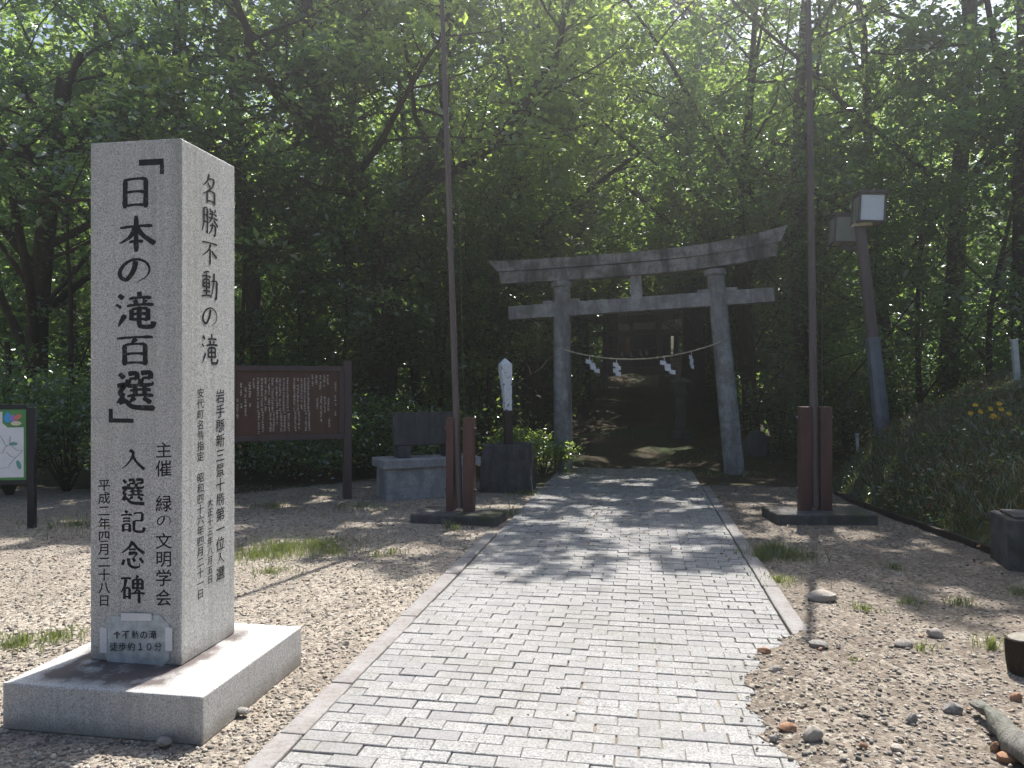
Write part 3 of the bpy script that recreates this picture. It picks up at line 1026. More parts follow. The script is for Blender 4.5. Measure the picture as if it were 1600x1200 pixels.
# ------------------------------------------------------------------ stone lanterns
def lantern(label, x, y, h):
    z = tz(x, y)
    root = empty('stone_lantern', (x, y, z - 0.04))
    tag(root, label, 'stone lantern', 'stone lanterns beside the approach')
    k = h / 1.5
    MB().box((0, 0, 0.09 * k), (0.50 * k, 0.50 * k, 0.20 * k), 0.02).build('base', M['old_stone'], root)
    MB().box((0, 0, 0.62 * k), (0.27 * k, 0.27 * k, 0.90 * k), 0.015, taper=(0.82, 0.82)).build('shaft', M['old_stone'], root)
    MB().box((0, 0, 1.10 * k), (0.34 * k, 0.34 * k, 0.07 * k), 0.012).build('platform', M['old_stone'], root)
    fb = MB()
    for sx in (-1, 1):
        for sy in (-1, 1):
            fb.box((sx * .105 * k, sy * .105 * k, 1.245 * k), (.06 * k, .06 * k, .23 * k), .006)
    fb.box((0, 0, 1.245 * k), (.15 * k, .15 * k, .228 * k), .01)
    fb.build('fire_box', M['old_stone'], root)
    rf = MB()
    w = .25 * k
    rf.add([(-w, -w, 1.36 * k), (w, -w, 1.36 * k), (w, w, 1.36 * k), (-w, w, 1.36 * k), (-w, -w, 1.41 * k), (w, -w, 1.41 * k), (w, w, 1.41 * k), (-w, w, 1.41 * k),
            (-w * .3, -w * .3, 1.50 * k), (w * .3, -w * .3, 1.50 * k), (w * .3, w * .3, 1.50 * k), (-w * .3, w * .3, 1.50 * k)],
           [(3, 2, 1, 0), (0, 1, 5, 4), (1, 2, 6, 5), (2, 3, 7, 6), (3, 0, 4, 7), (4, 5, 9, 8), (5, 6, 10, 9), (6, 7, 11, 10), (7, 4, 8, 11), (8, 9, 10, 11)])
    rf.build('roof', M['old_stone'], root)
x, y = wpt(1063, 19.0)
lantern('slim mossy stone lantern right of the path, between the two torii gates', x, y, 1.5)
x, y = wpt(806, 18.6)
lantern('slim mossy stone lantern left of the path, behind the white-topped post', x, y, 1.5)


# ------------------------------------------------------------------ flagpoles
def flagpole(label, x, y, post_h, rz, lean, slab, wl, wr, gap, pr0):
    root = empty('flagpole', (x, y, 0))
    tag(root, label, 'flagpole', 'flagpoles either side of the path')
    sx, sy, sox, soy, sh_ = slab
    MB().box((sox, soy, sh_ / 2 - 0.04), (sx, sy, sh_ + 0.08), 0.02).build('slab', M['concrete_dark'], root, rot=(0, 0, rz))
    zb = sh_
    pr = pr0
    xl = -(gap / 2 + wl / 2); xr = gap / 2 + wr / 2
    q = Matrix.Rotation(rz, 4, 'Z')
    for nm, xc, w in (('post', xl, wl), ('post', xr, wr)):
        c = q @ Vector((xc, 0, zb + post_h / 2 - 0.01))
        MB().box((0, 0, 0), (w, 0.12, post_h), 0.006).build(nm, M['brown_paint'], root, c, (0, 0, rz))
    top = 6.75
    pts = []; rad = []
    for i in range(11):
        t = i / 10
        pts.append((lean[0] * t * top, lean[1] * t * top, zb + 0.04 + t * (top - zb))); rad.append(pr * (1 - 0.42 * t))
    pole = MB().tube(pts, rad, 16).build('pole', M['brown_pole'], root, angle=50)
    MB().lathe([(0.02, 0), (0.05, 0.02), (0.05, 0.07), (0.015, 0.1)], 12, pts[-1]).build('finial', M['brown_pole'], pole)
    for zz in (0.25, post_h - 0.14):
        c = q @ Vector((0, 0, zb + zz))
        mb = MB(); 
        a = q @ Vector((xl - wl / 2 - 0.03, 0, 0)); b = q @ Vector((xr + wr / 2 + 0.03, 0, 0))
        mb.tube([a + Vector((0, 0, zb + zz)), b + Vector((0, 0, zb + zz))], 0.011, 8)
        for e in (a, b):
            mb.tube([e * 0.88 + Vector((0, 0, zb + zz)), e * 0.96 + Vector((0, 0, zb + zz))], 0.022, 6)
        mb.build('bolt', M['brown_pole'], root)
    # halyard
    pts = []
    for i in range(24):
        t = i / 23
        pts.append((lean[0] * t * top + pr + 0.03 + 0.10 * math.sin(t * math.pi) * t, lean[1] * t * top - 0.03, zb + post_h - 0.1 + t * (top - zb - post_h)))
    MB().tube(pts, 0.0022, 5).build('halyard', M['drab_cord'], root)


x, y = wpt(718, 9.15)
flagpole('thin brown flagpole clamped between two brown posts, beside the stone tablet', x, y, 1.12, R(-4), (-0.035, 0), (1.05, 0.6, 0.02, -0.02, 0.09), 0.095, 0.125, 0.115, 0.044)
x, y = wpt(1273, 9.15)
flagpole('thin brown flagpole clamped between two brown posts, left of the street lamp', x, y, 1.24, R(8), (-0.012, 0), (1.15, 0.62, 0.03, -0.02, 0.10), 0.135, 0.135, 0.105, 0.051)

# ------------------------------------------------------------------ information board
ax, ay = -5.36, 9.42
bx_, by_ = -4.12, 10.27
ang = math.atan2(by_ - ay, bx_ - ax)
L = math.hypot(bx_ - ax, by_ - ay)
ib = empty('information_board', ((ax + bx_) / 2, (ay + by_) / 2, 0), (0, 0, ang))
tag(ib, 'brown wooden information board with columns of small white writing on two posts', 'sign board')
for s in (-1, 1):
    MB().box((s * (L / 2 + 0.06), 0.02, 0.90), (0.11, 0.11, 2.06), 0.008).build('post', M['brown_frame'], ib)
zb, zt = 0.84, 1.84
panel = MB().box((0, 0, (zb + zt) / 2), (L - 0.1, 0.04, zt - zb - 0.1), 0.003).build('panel', M['brown_board'], ib)
fr = MB()
for c, d in (((0, -.012, zt - 0.03), (L, 0.07, 0.07)), ((0, -.012, zb + 0.03), (L, 0.07, 0.07)), ((-L / 2 + .03, -.012, (zb + zt) / 2), (0.07, 0.068, zt - zb - .13)), ((L / 2 - .03, -.012, (zb + zt) / 2), (0.07, 0.068, zt - zb - .13))):
    fr.box(c, d, 0.006)
fr.build('frame', M['brown_frame'], ib)
# writing too small to read: columns of little strokes where the photograph has them (columns: x, y0, y1 in eighths of a photo pixel)
colsx = [(1243, 280, 400), (1243, 440, 590), (1243, 640, 710), (1150, 200, 330), (1158, 460, 640), (1168, 700, 840), (1108, 200, 350), (1115, 460, 655), (1062, 200, 380), (1072, 455, 770), (1015, 200, 330), (1025, 455, 610), (970, 195, 335),
         (920, 235, 640), (930, 640, 875), (878, 235, 640), (892, 640, 880), (840, 235, 620), (798, 235, 640), (812, 640, 880), (757, 235, 640), (770, 640, 885), (680, 235, 640), (692, 640, 885), (635, 235, 640), (648, 640, 885),
         (592, 235, 640), (608, 640, 890), (555, 235, 520), (562, 520, 795), (508, 235, 640), (522, 640, 885), (470, 235, 640), (485, 640, 890), (430, 235, 640), (388, 235, 640), (400, 640, 890), (345, 235, 640), (355, 640, 895), (300, 240, 370),
         (255, 290, 480), (258, 540, 590), (208, 350, 720), (160, 295, 450), (162, 535, 590), (120, 480, 730)]
lt = MB()
rr = random.Random(11)
for cx, y0, y1 in colsx:
    y = y0
    while y < y1 - 10:
        u = (cx - 690) / 1250 * (L - 0.06)
        v = zt - 0.02 - (y - 115) / 880 * (zt - zb)
        ch = 19 / 880 * (zt - zb); cw = 26 / 1250 * L
        if rr.random() < 0.93:
            for k in range(rr.choice((2, 3, 3))):
                if rr.random() < 0.6:
                    vv = v - ch * rr.choice((.15, .4, .65, .85)); w2 = cw * rr.uniform(.3, .5)
                    lt.add([(u - w2, -.0215, vv), (u + w2, -.0215, vv), (u + w2, -.0215, vv + ch * .16), (u - w2, -.0215, vv + ch * .16)], [(0, 1, 2, 3)])
                else:
                    uu = u + cw * rr.uniform(-.35, .3); 
                    lt.add([(uu, -.0219, v - ch * .9), (uu + cw * .13, -.0219, v - ch * .9), (uu + cw * .13, -.0219, v), (uu, -.0219, v)], [(0, 1, 2, 3)])
        y += 20
lt.build('lettering', M['letters'], panel)

# ------------------------------------------------------------------ map board
mx, my = wpt(50, 8.65)
mrot = R(20)
mbd = empty('map_board', (mx, my, 0), (0, 0, mrot))
tag(mbd, 'black-framed map board with a white map edged in green, at the left edge', 'map board')
for xo in (0, -1.55):
    MB().box((xo, 0, 0.63), (0.075, 0.075, 1.42), 0.005).build('post', M['black_metal'], mbd)
MB().box((-0.775, 0.0, 0.92), (1.47, 0.04, 0.90), 0.004).build('frame', M['black_metal'], mbd)
x1 = -0.05; x0 = -1.5; z0, z1 = 0.525, 1.315
pan = MB().add([(x0, -.023, z0), (x1, -.023, z0), (x1, -.023, z1), (x0, -.023, z1)], [(0, 1, 2, 3)]).build('border', M['map_green'], mbd)
MB().add([(x0 + .03, -.025, z0 + .03), (x1 - .025, -.025, z0 + .03), (x1 - .025, -.025, z1 - .025), (x0 + .03, -.025, z1 - .025)], [(0, 1, 2, 3)]).build('map_sheet', M['map_white'], pan)
MB().add([(x1 - .24, -.027, z1 - .003), (x1 - .24, -.027, z1 - .15), (x1 - .19, -.027, z1 - .20), (x1 - .003, -.027, z1 - .20), (x1 - .003, -.027, z1 - .003)], [(0, 1, 2, 3, 4)]).build('corner_tab', M['map_green'], pan)
def disc(nm, mat, cx, cz, rx, rz, yo, rot=0, drop=0):
    vs = []
    for k in range(16):
        a = 2 * math.pi * k / 16
        u, w = rx * math.cos(a), rz * math.sin(a)
        if drop and math.sin(a) > 0: u *= 1 - drop * math.sin(a)
        vs.append((cx + u * math.cos(rot) - w * math.sin(rot), -yo, cz + u * math.sin(rot) + w * math.cos(rot)))
    MB().add(vs, [tuple(range(16))]).build(nm, mat, pan)
disc('emblem_drop', M['blue'], x1 - .185, z1 - .085, .042, .065, .0284, 0, .7)
disc('emblem_petal', M['purple'], x1 - .125, z1 - .105, .03, .05, .0288, .5)
disc('emblem_petal', M['red'], x1 - .085, z1 - .085, .045, .028, .0292, .6)
disc('emblem_base', M['cream'], x1 - .10, z1 - .155, .055, .025, .0296, 0)
ml = MB()
rr = random.Random(5)
def road(p):
    ml.tube([(x1 - (210 - a) / 210 * .32 - 0.0, -.0262, z1 - (b - 185) / 535 * .79) for a, b in p], 0.0022, 4)
road([(40, 385), (60, 430), (75, 460), (100, 455), (130, 430)]); road([(0, 520), (50, 515), (75, 465), (95, 460)]); road([(80, 510), (105, 540), (140, 550), (185, 500)])
road([(140, 550), (100, 600), (95, 620), (0, 640)]); road([(105, 385), (100, 430), (110, 460), (150, 495), (185, 495)]); road([(-300, 600), (-150, 560), (-60, 640), (0, 640)]); road([(-400, 350), (-250, 420), (-100, 480), (0, 520)])
ml.build('map_roads', M['map_line'], pan)
disc('map_wood', M['map_teal'], x1 - .075, z1 - .62, .022, .055, .0266, .3)
disc('map_wood', M['map_teal'], x1 - .13, z1 - .385, .045, .018, .0266, 0)

# ------------------------------------------------------------------ tablet on plinth
ppx, ppy = -3.5, 10.16
pdx, pdy = 1.15, .8
pang = math.atan2(pdy, pdx)
PLn = 1.42
px_c, py_c = ppx + pdx * .52 - math.sin(pang) * 0.28, ppy + pdy * .52 + math.cos(pang) * 0.28
tb = empty('stone_tablet', (px_c, py_c, 0), (0, 0, pang))
tag(tb, 'dark inscribed stone tablet on two feet atop a pale concrete plinth', 'tablet')
MB().box((0, 0, 0.185), (1.34, 0.52, 0.47), 0.01).build('plinth', M['concrete'], tb)
MB().box((0, 0, 0.482), (1.46, 0.62, 0.125), 0.012).build('cap_slab', M['concrete'], tb)
for s in (-.36, .36):
    MB().box((s, 0.02, 0.63), (0.19, 0.26, 0.17), 0.012).build('foot', M['rock'], tb)
tl = MB().box((0, 0, 0.0), (1.0, 0.12, 0.48), 0.015).build('tablet', M['rock'], tb, (0, 0.02, 0.95), (R(-8), 0, 0))
gv = MB()
rr = random.Random(2)
for k in range(26):
    u = -0.45 + k * 0.036
    v = 0.2
    while v > -0.2:
        hh = rr.uniform(.02, .05)
        gv.add([(u, -.0615, v), (u + .007, -.0615, v), (u + .007, -.0615, v - hh), (u, -.0615, v - hh)], [(0, 3, 2, 1)])
        if rr.random() < .6: gv.add([(u - .008, -.0619, v - hh * .5), (u + .014, -.0619, v - hh * .5), (u + .014, -.0619, v - hh * .5 - .004), (u - .008, -.0619, v - hh * .5 - .004)], [(0, 3, 2, 1)])
        v -= hh + .006
gv.build('carved_writing', M['old_stone'], tl)

# ------------------------------------------------------------------ white-topped post in a rock base
sx_, sy_ = wpt(790, 11.45)
sp = empty('wooden_post_sign', (sx_, sy_ + 0.25, 0))
tag(sp, 'square wooden post with peeling white pointed top, set in a dark tapered stone block', 'post sign')
rb = bmesh.new()
bmesh.ops.create_cube(rb, size=1)
bmesh.ops.subdivide_edges(rb, edges=rb.edges[:], cuts=5, use_grid_fill=True)
rq = random.Random(9)
for v in rb.verts:
    t = v.co.z + .5
    k = 1.0 - 0.16 * t
    v.co = Vector((v.co.x * 0.80 * k, v.co.y * 0.62 * k, t * 0.74 - 0.04))
    n_ = math.sin(v.co.x * 9 + 1) * math.sin(v.co.z * 8 + v.co.y * 5)
    v.co += Vector((rq.uniform(-.008, .008), rq.uniform(-.008, .008), rq.uniform(-.006, .006))) + Vector((.012, .01, .012)) * n_
    if t > .95: v.co.z -= 0.06 * max(0, -v.co.x) + .05 * max(0, v.co.x - .2)
mm = bpy.data.meshes.new('stone_block'); rb.to_mesh(mm); rb.free(); mm.materials.append(M['rock'])
mm.polygons.foreach_set('use_smooth', [True] * len(mm.polygons)); mm.set_sharp_from_angle(angle=R(40))
link('stone_block', mm, sp)
tpw = NT('peeling_white_paint')
v = tpw.coords()
pn_ = tpw.noise(v, 16, 5, 0.6)
zz = tpw.node('ShaderNodeSeparateXYZ'); tpw.ln(v, zz.inputs[0])
dn = tpw.math('ADD', pn_, tpw.math('MULTIPLY', tpw.math('SUBTRACT', 1.55, zz.outputs[2]), 0.12))
tpw.col(tpw.ramp(dn, [(0.60, (0.70, 0.72, 0.76)), (0.63, (0.05, 0.04, 0.035))]))
tpw.done(0.6, .3)
pw = MB()
def ring(z, w, dx=0): return [(dx - w, -w, z), (dx + w, -w, z), (dx + w, w, z), (dx - w, w, z)]
def stack(mb, rings, cap=True):
    vs = sum(rings, []); fs = []
    for i in range(len(rings) - 1):
        for k in range(4):
            k2 = (k + 1) % 4
            fs.append((i * 4 + k, i * 4 + k2, i * 4 + 4 + k2, i * 4 + 4 + k))
    fs.append((3, 2, 1, 0)); n = 4 * (len(rings) - 1); fs.append((n, n + 1, n + 2, n + 3))
    return mb.add(vs, fs)
stack(pw, [ring(1.20, .052, 0), ring(1.40, .058, -.012), ring(1.66, .072, -.03), ring(1.78, .082, -.038), ring(1.90, .082, -.042), ring(1.985, .012, -.045)])
pw.build('painted_top', tpw.m, sp, (0.0, -0.06, 0), (0, 0, R(28)))
stack(MB(), [ring(.55, .058, .012), ring(.9, .055, .006), ring(1.199, .053, 0)]).build('shaft', M['wood'], sp, (0, -0.06, 0), (0, 0, R(28)))

# ------------------------------------------------------------------ street lamp
lx, ly = wpt(1380, 12.0)
lz = tz(lx, ly)
LT = Vector((-0.37, 0, 0)) * CY
lamp = empty('street_lamp', (lx, ly, lz - 0.02))
tag(lamp, 'leaning street lamp, brown upper post on grey steel, two boxy lantern heads', 'street lamp')
zt = 4.12 - lz
def lean(z): return Vector((-0.36 * z / zt, -0.06 * z / zt, z))
MB().tube([lean(-.2), lean(0.6), lean(1.55)], [.125, .118, .11], 10).build('lower_post', M['galv'], lamp, angle=30)
MB().tube([lean(1.5), lean(2.3), lean(zt)], [.092, .088, .08], 14).build('upper_post', M['brown_pole'], lamp, angle=40)
MB().tube([lean(1.5), lean(1.56)], [.118, .118], 14).build('collar', M['galv'], lamp)


def head(loc, rz, main):
    h = MB()
    w, hh = 0.37, 0.42
    e = .03
    for sx in (-1, 1):
        for sy in (-1, 1):
            h.box((sx * (w / 2), sy * (w / 2), hh / 2), (e, e, hh), .004)
    for z in (0, hh):
        for s in (-1, 1):
            h.box((0, s * w / 2, z), (w + e, e, e), .004); h.box((s * w / 2, 0, z), (e, w - e, e), .004)
    o = h.build('lantern_frame', M['lamp_frame'], lamp, loc, rz)
    pm_ = M['lamp_panel'] if main else M['lamp_panel2']
    for s in (-1, 1):
        MB().box((0, s * (w / 2 - .006), hh / 2), (w - e, .006, hh - e)).build('panel', pm_, o)
        MB().box((s * (w / 2 - .006), 0, hh / 2), (.006, w - e - .02, hh - e)).build('panel', M['lamp_panel2'], o)
    MB().box((0, 0, .004), (w - e, w - e, .008)).build('panel', M['cream'], o)
    MB().box((0, 0, hh + .035), (w + .06, w + .06, .04), .006).build('lid', M['lamp_frame'], o)
top = lean(zt)
head(top + Vector((0.11, -.02, 0.0)), (0, R(3), R(2)), True)
head(top + Vector((-0.10, 0.60, -.2)), (0, R(3), R(2)), False)
MB().tube([lean(zt - .35), lean(zt - .33) + Vector((-.12, .4, .0)), lean(zt - .3) + Vector((-.17, .55, .1))], .04, 8).build('bracket', M['brown_pole'], lamp, angle=40)
MB().box((0.03, 0, -.02), (.26, .2, .05), .005).build('bracket', M['cream'], lamp, top)


# ------------------------------------------------------------------ stakes, blocks, logs, stones
def stake(label, px, D, h, w, ln):
    x, y = wpt(px, D); z = tz(x, y)
    mb = MB()
    mb.box((0, 0, h / 2 - .05), (w, w, h + .1), .004)
    mb.box((0, 0, h + .012), (w * 1.25, w * 1.25, .025), .003)
    tag(mb.build('stake', M['stake'], None, (x, y, z), (0, R(ln), 0)), label, 'stake')
stake('slim pale stake standing in the dark between the right flagpole and street lamp', 1341, 13.2, .56, .045, -2)
stake('pale square post leaning at the top of the planted bank near the right edge', 1590, 10.6, .62, .07, -4)

bx1, by1 = wpt(1600, 6.85)
blk = empty('concrete_block', (bx1 + .12, by1, 0))
tag(blk, 'square-edged grey concrete block at the foot of the bank, cut by the right edge', 'concrete block')
MB().box((0, 0, .19), (.62, .55, .46), .015).build('block', M['concrete_dark'], blk, rot=(0, 0, R(-8)))
MB().box((0, 0, .43), (.5, .43, .03), .008).build('block_cap', M['concrete_dark'], blk, rot=(0, 0, R(-8)))

# low edging along the foot of the bank
ey = np.arange(5.2, 12.4, .6)
edg = empty('bank_edging', (3.2, 8.5, 0))
tag(edg, 'low dark timber edging along the foot of the planted bank', 'edging')
for a, b in zip(ey[:-1], ey[1:]):
    xa, xb = np.interp(a, TOE_Y, TOE_X) - .06, np.interp(b, TOE_Y, TOE_X) - .06
    if 6.7 < a < 7.3: continue
    an = math.atan2(b - a, xb - xa)
    MB().box((0, 0, 0), (math.hypot(b - a, xb - xa) - .012, .06, .12), .012).build('edging_log', M['wood'], edg, ((xa + xb) / 2 - 3.2, (a + b) / 2 - 8.5, -0.01), (r2.uniform(-.06, .06), r2.uniform(-.02, .02), an))

# driftwood log
gx0, gy0 = wpt(1522, 3.78); gx1, gy1 = wpt(1648, 3.05)
pts = []; rad = []
for i in range(12):
    t = i / 11
    pts.append((gx0 + (gx1 - gx0) * t + .012 * math.sin(t * 7), gy0 + (gy1 - gy0) * t, .028 + .03 * t + .01 * math.sin(t * 9)))
    rad.append(.018 + .045 * min(1, t * 1.6) + .006 * math.sin(t * 23))
lg = MB().tube(pts, rad, 12)
lg.v = [(v[0] + r2.uniform(-.005, .005), v[1] + r2.uniform(-.005, .005), v[2] + r2.uniform(-.006, .006)) for v in lg.v]
tag(lg.build('driftwood', M['log'], None, angle=45), 'weathered grey driftwood branch lying on gravel in the bottom right corner', 'branch')
# stump, cut log end
stx, sty = wpt(1604, 4.30)
st = empty('log_stump', (stx, sty, 0))
tag(st, 'short dark cut log standing on the gravel at the right edge', 'stump')
prof = MB().lathe([(.085, -.03), (.09, .05), (.086, .16), (.082, .178)], 18)
prof.v = [(v[0] * (1 + .08 * math.sin(math.atan2(v[1], v[0]) * 5)), v[1] * (1 + .06 * math.sin(math.atan2(v[1], v[0]) * 4 + 1)), v[2]) for v in prof.v]
prof.build('bark', M['bark'], st, rot=(0, R(-6), 0), angle=50)
MB().lathe([(.076, 0), (.074, .006)], 18).build('cut_face', M['cutwood'], st, (-.018, 0, .178), (0, R(-6), 0))


def rock_mesh(seed, sx, sy, sz):
    b = bmesh.new()
    bmesh.ops.create_icosphere(b, subdivisions=2, radius=1)
    rq = random.Random(seed)
    ph = [rq.uniform(0, 6) for _ in range(6)]
    for v in b.verts:
        c = v.co
        k = 1 + .16 * math.sin(c.x * 2.2 + ph[0]) * math.sin(c.y * 2.6 + ph[1]) + .12 * math.sin(c.z * 3 + ph[2] + c.x * 2) + rq.uniform(-.07, .07)
        v.co = Vector((c.x * sx * k, c.y * sy * k, c.z * sz * k))
    me = bpy.data.meshes.new('stone'); b.to_mesh(me); b.free()
    me.polygons.foreach_set('use_smooth', [True] * len(me.polygons))
    me.set_sharp_from_angle(angle=R(32))
    return me


def stone(label, px, py, w, h, mat, seed, cat='stone', rz=0.0, sink=.5):
    D = 1920 / (py - 600)
    x, y = wpt(px, D)
    s = w / 2 * D / 1200
    sz = h * D / 1200 * .62
    me = rock_mesh(seed, s, s * .7, sz)
    me.materials.append(M[mat])
    z = tz(x, y)
    if x < 1.3 and y < 5.3: z = max(float(soil_z(x, y)), z)
    tag(link('stone', me, None, (x, y, z + sz * (1 - sink)), (0, 0, rz)), label, cat, 'loose stones on the ground')


stone('rounded tan stone lying in the right flagpole\'s shadow', 1286, 934, 44, 17, 'river_stone', 1)
stone('flat grey stone at the near tip of the right flagpole\'s shadow', 1279, 1016, 32, 12, 'grey_stone', 2)
stone('pale cream stone, right one of the pair in mid gravel at right', 1462, 990, 24, 16, 'river_stone', 3)
stone('flat cream stone, left one of the pair in mid gravel at right', 1412, 1005, 30, 13, 'river_stone', 4)
stone('rounded beige cobble near the bottom, just right of the paving', 1269, 1162, 32, 20, 'river_stone', 5)
stone('orange brick fragment beside the paving near the bottom', 1233, 1145, 30, 13, 'red_stone', 6, 'brick fragment')
stone('broad grey half-buried stone left of the driftwood branch', 1490, 1107, 30, 15, 'grey_stone', 7)
stone('smooth pale pebble at the bottom between cobble and driftwood', 1402, 1177, 22, 12, 'river_stone', 8)
stone('orange brick fragment right below the driftwood tip', 1575, 1183, 34, 16, 'red_stone', 9, 'brick fragment')
stone('small rust-red stone tucked against the driftwood branch', 1556, 1167, 16, 17, 'red_stone', 10, 'brick fragment')
stone('small orange fragment left of the pale bottom pebble', 1348, 1178, 14, 10, 'red_stone', 11, 'brick fragment')
stone('dark grey pebble halfway down the right gravel', 1424, 1128, 18, 15, 'grey_stone', 12)
stone('reddish stone by the foot of the cut log', 1588, 1088, 18, 14, 'red_stone', 13, 'brick fragment')
stone('pinkish fragment at the ragged edge of the paving', 1195, 1022, 20, 10, 'red_stone', 14, 'brick fragment')
stone('flat tan stone beside the right kerb end', 1212, 1052, 20, 10, 'river_stone', 15)
stone('small grey stone between the two orange fragments at right', 1210, 1158, 16, 11, 'grey_stone', 16)
stone('dark stone at the base of the plinth front in shadow', 255, 1162, 28, 12, 'grey_stone', 17)
stone('flat brown stone on gravel right of the granite plinth', 380, 1113, 22, 9, 'grey_stone', 18)
stone('small pale stone on gravel left of the path kerb', 540, 1006, 14, 7, 'river_stone', 19)
stone('big mossy dark boulder at the foot of the right torii pillar', 1182, 722, 44, 40, 'old_stone', 20, 'boulder')


# ------------------------------------------------------------------ gravel pebbles
def ico():
    b = bmesh.new(); bmesh.ops.create_icosphere(b, subdivisions=1, radius=1)
    b.verts.ensure_lookup_table()
    V = np.array([v.co[:] for v in b.verts]); Fc = np.array([[v.index for v in f.verts] for f in b.faces]); b.free()
    return V, Fc
IV, IF = ico()


def pebbles(n, xr, yr, rmin, rmax, keep, zfun, seed):
    g = np.random.default_rng(seed)
    u = g.random(n)
    a = yr[0] ** -0.9; b_ = yr[1] ** -0.9
    y = (a + (b_ - a) * u) ** (-1 / 0.9)
    x = g.uniform(xr[0], xr[1], n)
    k = keep(x, y)
    x, y = x[k], y[k]
    n = len(x)
    r = rmin + (rmax - rmin) * g.random(n) ** 2.6
    sc = np.stack([r * g.uniform(.8, 1.5, n), r * g.uniform(.7, 1.1, n), r * g.uniform(.4, .8, n)], 1)
    V = IV[None] * (1 + g.uniform(-.22, .22, (n, len(IV), 1)))
    V = V * sc[:, None, :]
    an = g.uniform(0, 6.28, n); ti = g.uniform(-.35, .35, n)
    c, s = np.cos(an), np.sin(an)
    X = V[:, :, 0] * c[:, None] - V[:, :, 1] * s[:, None]
    Y = V[:, :, 0] * s[:, None] + V[:, :, 1] * c[:, None]
    Z = V[:, :, 2] + X * ti[:, None]
    z0 = zfun(x, y) + sc[:, 2] * g.uniform(.0, .7, n)
    P = np.stack([X + x[:, None], Y + y[:, None], Z + z0[:, None]], 2).reshape(-1, 3)
    Fx = (IF[None] + (np.arange(n) * len(IV))[:, None, None]).reshape(-1, 3)
    return P, Fx


def vis_mask(x, y, m=150):
    X = x * CY + y * SY; D = -x * SY + y * CY
    px = 800 + 1200 * X / np.maximum(D, .3)
    return (D > .5) & (px > -m * 3) & (px < 1600 + m * 3)


def on_plinth(x, y):
    return (x > -2.96) & (x < -1.92) & (y > 3.15) & (y < 4.19)


kl = lambda x, y: vis_mask(x, y) & ~on_plinth(x, y)
def rz_(x, y):
    return np.where((x < 1.28) & (y < 5.25), np.maximum(soil_z(x, y), terrain(x, y)), terrain(x, y))
def kr(x, y):
    d = np.interp(y, TOE_Y, TOE_X)
    lim = np.where(y < 5.2, ragged(y) - .03, PX1 + .13)
    dens = np.random.default_rng(1).random(len(x)) < np.clip(.45 + vnoise(x * 1.6, y * 1.6) * .5, .4, .9)
    return vis_mask(x, y) & (x > lim) & (x < d - .08) & dens
sets = [pebbles(40000, (-6.6, PX0 - .13), (2.1, 11.5), .005, .0145, kl, terrain, 1),
        pebbles(34000, (.5, 4.0), (2.1, 11.5), .004, .0155, kr, rz_, 2),
        pebbles(1500, (-1.4, .9), (2.4, 12), .003, .010, lambda x, y: vis_mask(x, y) & ((x > .45) | (np.random.default_rng(4).random(len(x)) < .12)), lambda x, y: np.maximum(terrain(0 * x, y), -.02) + .021, 3)]
Vs = []; Fs = []; n = 0
for P, Fx in sets:
    Vs.append(P); Fs.append(Fx + n); n += len(P)
me = fast_mesh('gravel', np.concatenate(Vs), np.concatenate(Fs))
me.materials.append(M['pebble'])
tag(link('gravel', me), 'loose tan and grey gravel scattered on both sides of the path', kind='stuff')


# ------------------------------------------------------------------ leaves and trees
def leaf_arrays(C, size, g, up=0.75, fold=0.25, aspect=0.55, N=None):
    """one folded leaf (two triangles) at every point of C"""
    n = len(C)
    nrm = g.normal(size=(n, 3)); nrm[:, 2] = np.abs(nrm[:, 2]) + up
    if N is not None: nrm = N + .38 * g.normal(size=(n, 3))
    nrm /= np.linalg.norm(nrm, axis=1)[:, None]
    a = g.normal(size=(n, 3)); a -= nrm * (a * nrm).sum(1)[:, None]
    a /= np.linalg.norm(a, axis=1)[:, None] + 1e-9
    b = np.cross(nrm, a)
    l = (size * g.uniform(.65, 1.3, n))[:, None]
    w = l * aspect * .5
    P = np.empty((n, 4, 3))
    P[:, 0] = C - a * l * .5
    P[:, 1] = C + b * w + nrm * w * fold - a * l * .06
    P[:, 2] = C + a * l * .5 - nrm * l * .08
    P[:, 3] = C - b * w + nrm * w * fold - a * l * .06
    return P.reshape(-1, 3)


def sprays(T, per, r, g, tilt=.38, thick=.07):
    """flat drooping sprays of leaf positions round the twig tips T, with the plane normal of each"""
    n = len(T)
    N = np.stack([g.normal(size=n) * tilt, g.normal(size=n) * tilt, np.ones(n)], 1)
    N /= np.linalg.norm(N, axis=1)[:, None]
    U = np.cross(N, g.normal(size=(n, 3))); U /= np.linalg.norm(U, axis=1)[:, None]
    W = np.cross(N, U)
    rs = r * g.uniform(.55, 1.45, n)
    N = np.repeat(N, per, 0); U = np.repeat(U, per, 0); W = np.repeat(W, per, 0); rs = np.repeat(rs, per)
    a = g.uniform(0, 6.283, n * per); q = np.sqrt(g.random(n * per))
    x = q * np.cos(a); y = q * np.sin(a) * .62
    C = np.repeat(T, per, 0) + U * (x * rs)[:, None] + W * (y * rs)[:, None] + N * (g.normal(size=n * per) * thick)[:, None]
    C[:, 2] -= .30 * rs * q * q
    return C, N


def leaf_faces(n):
    i = np.arange(n)[:, None] * 4
    return np.concatenate([i + np.array([[0, 1, 2]]), i + np.array([[0, 2, 3]])], 0)


S_H = np.array([SUN.x / SUN.z, SUN.y / SUN.z])
# spots of ground the canopy leaves open to the sun (x, y, radius)
OPEN = []
def sunspot(px, py, r, z=0.0):
    D = 1200 * (CAM_H - z) / (py - 600)
    x, y = wpt(px, D)
    OPEN.append((x - z * S_H[0], y - z * S_H[1], r))


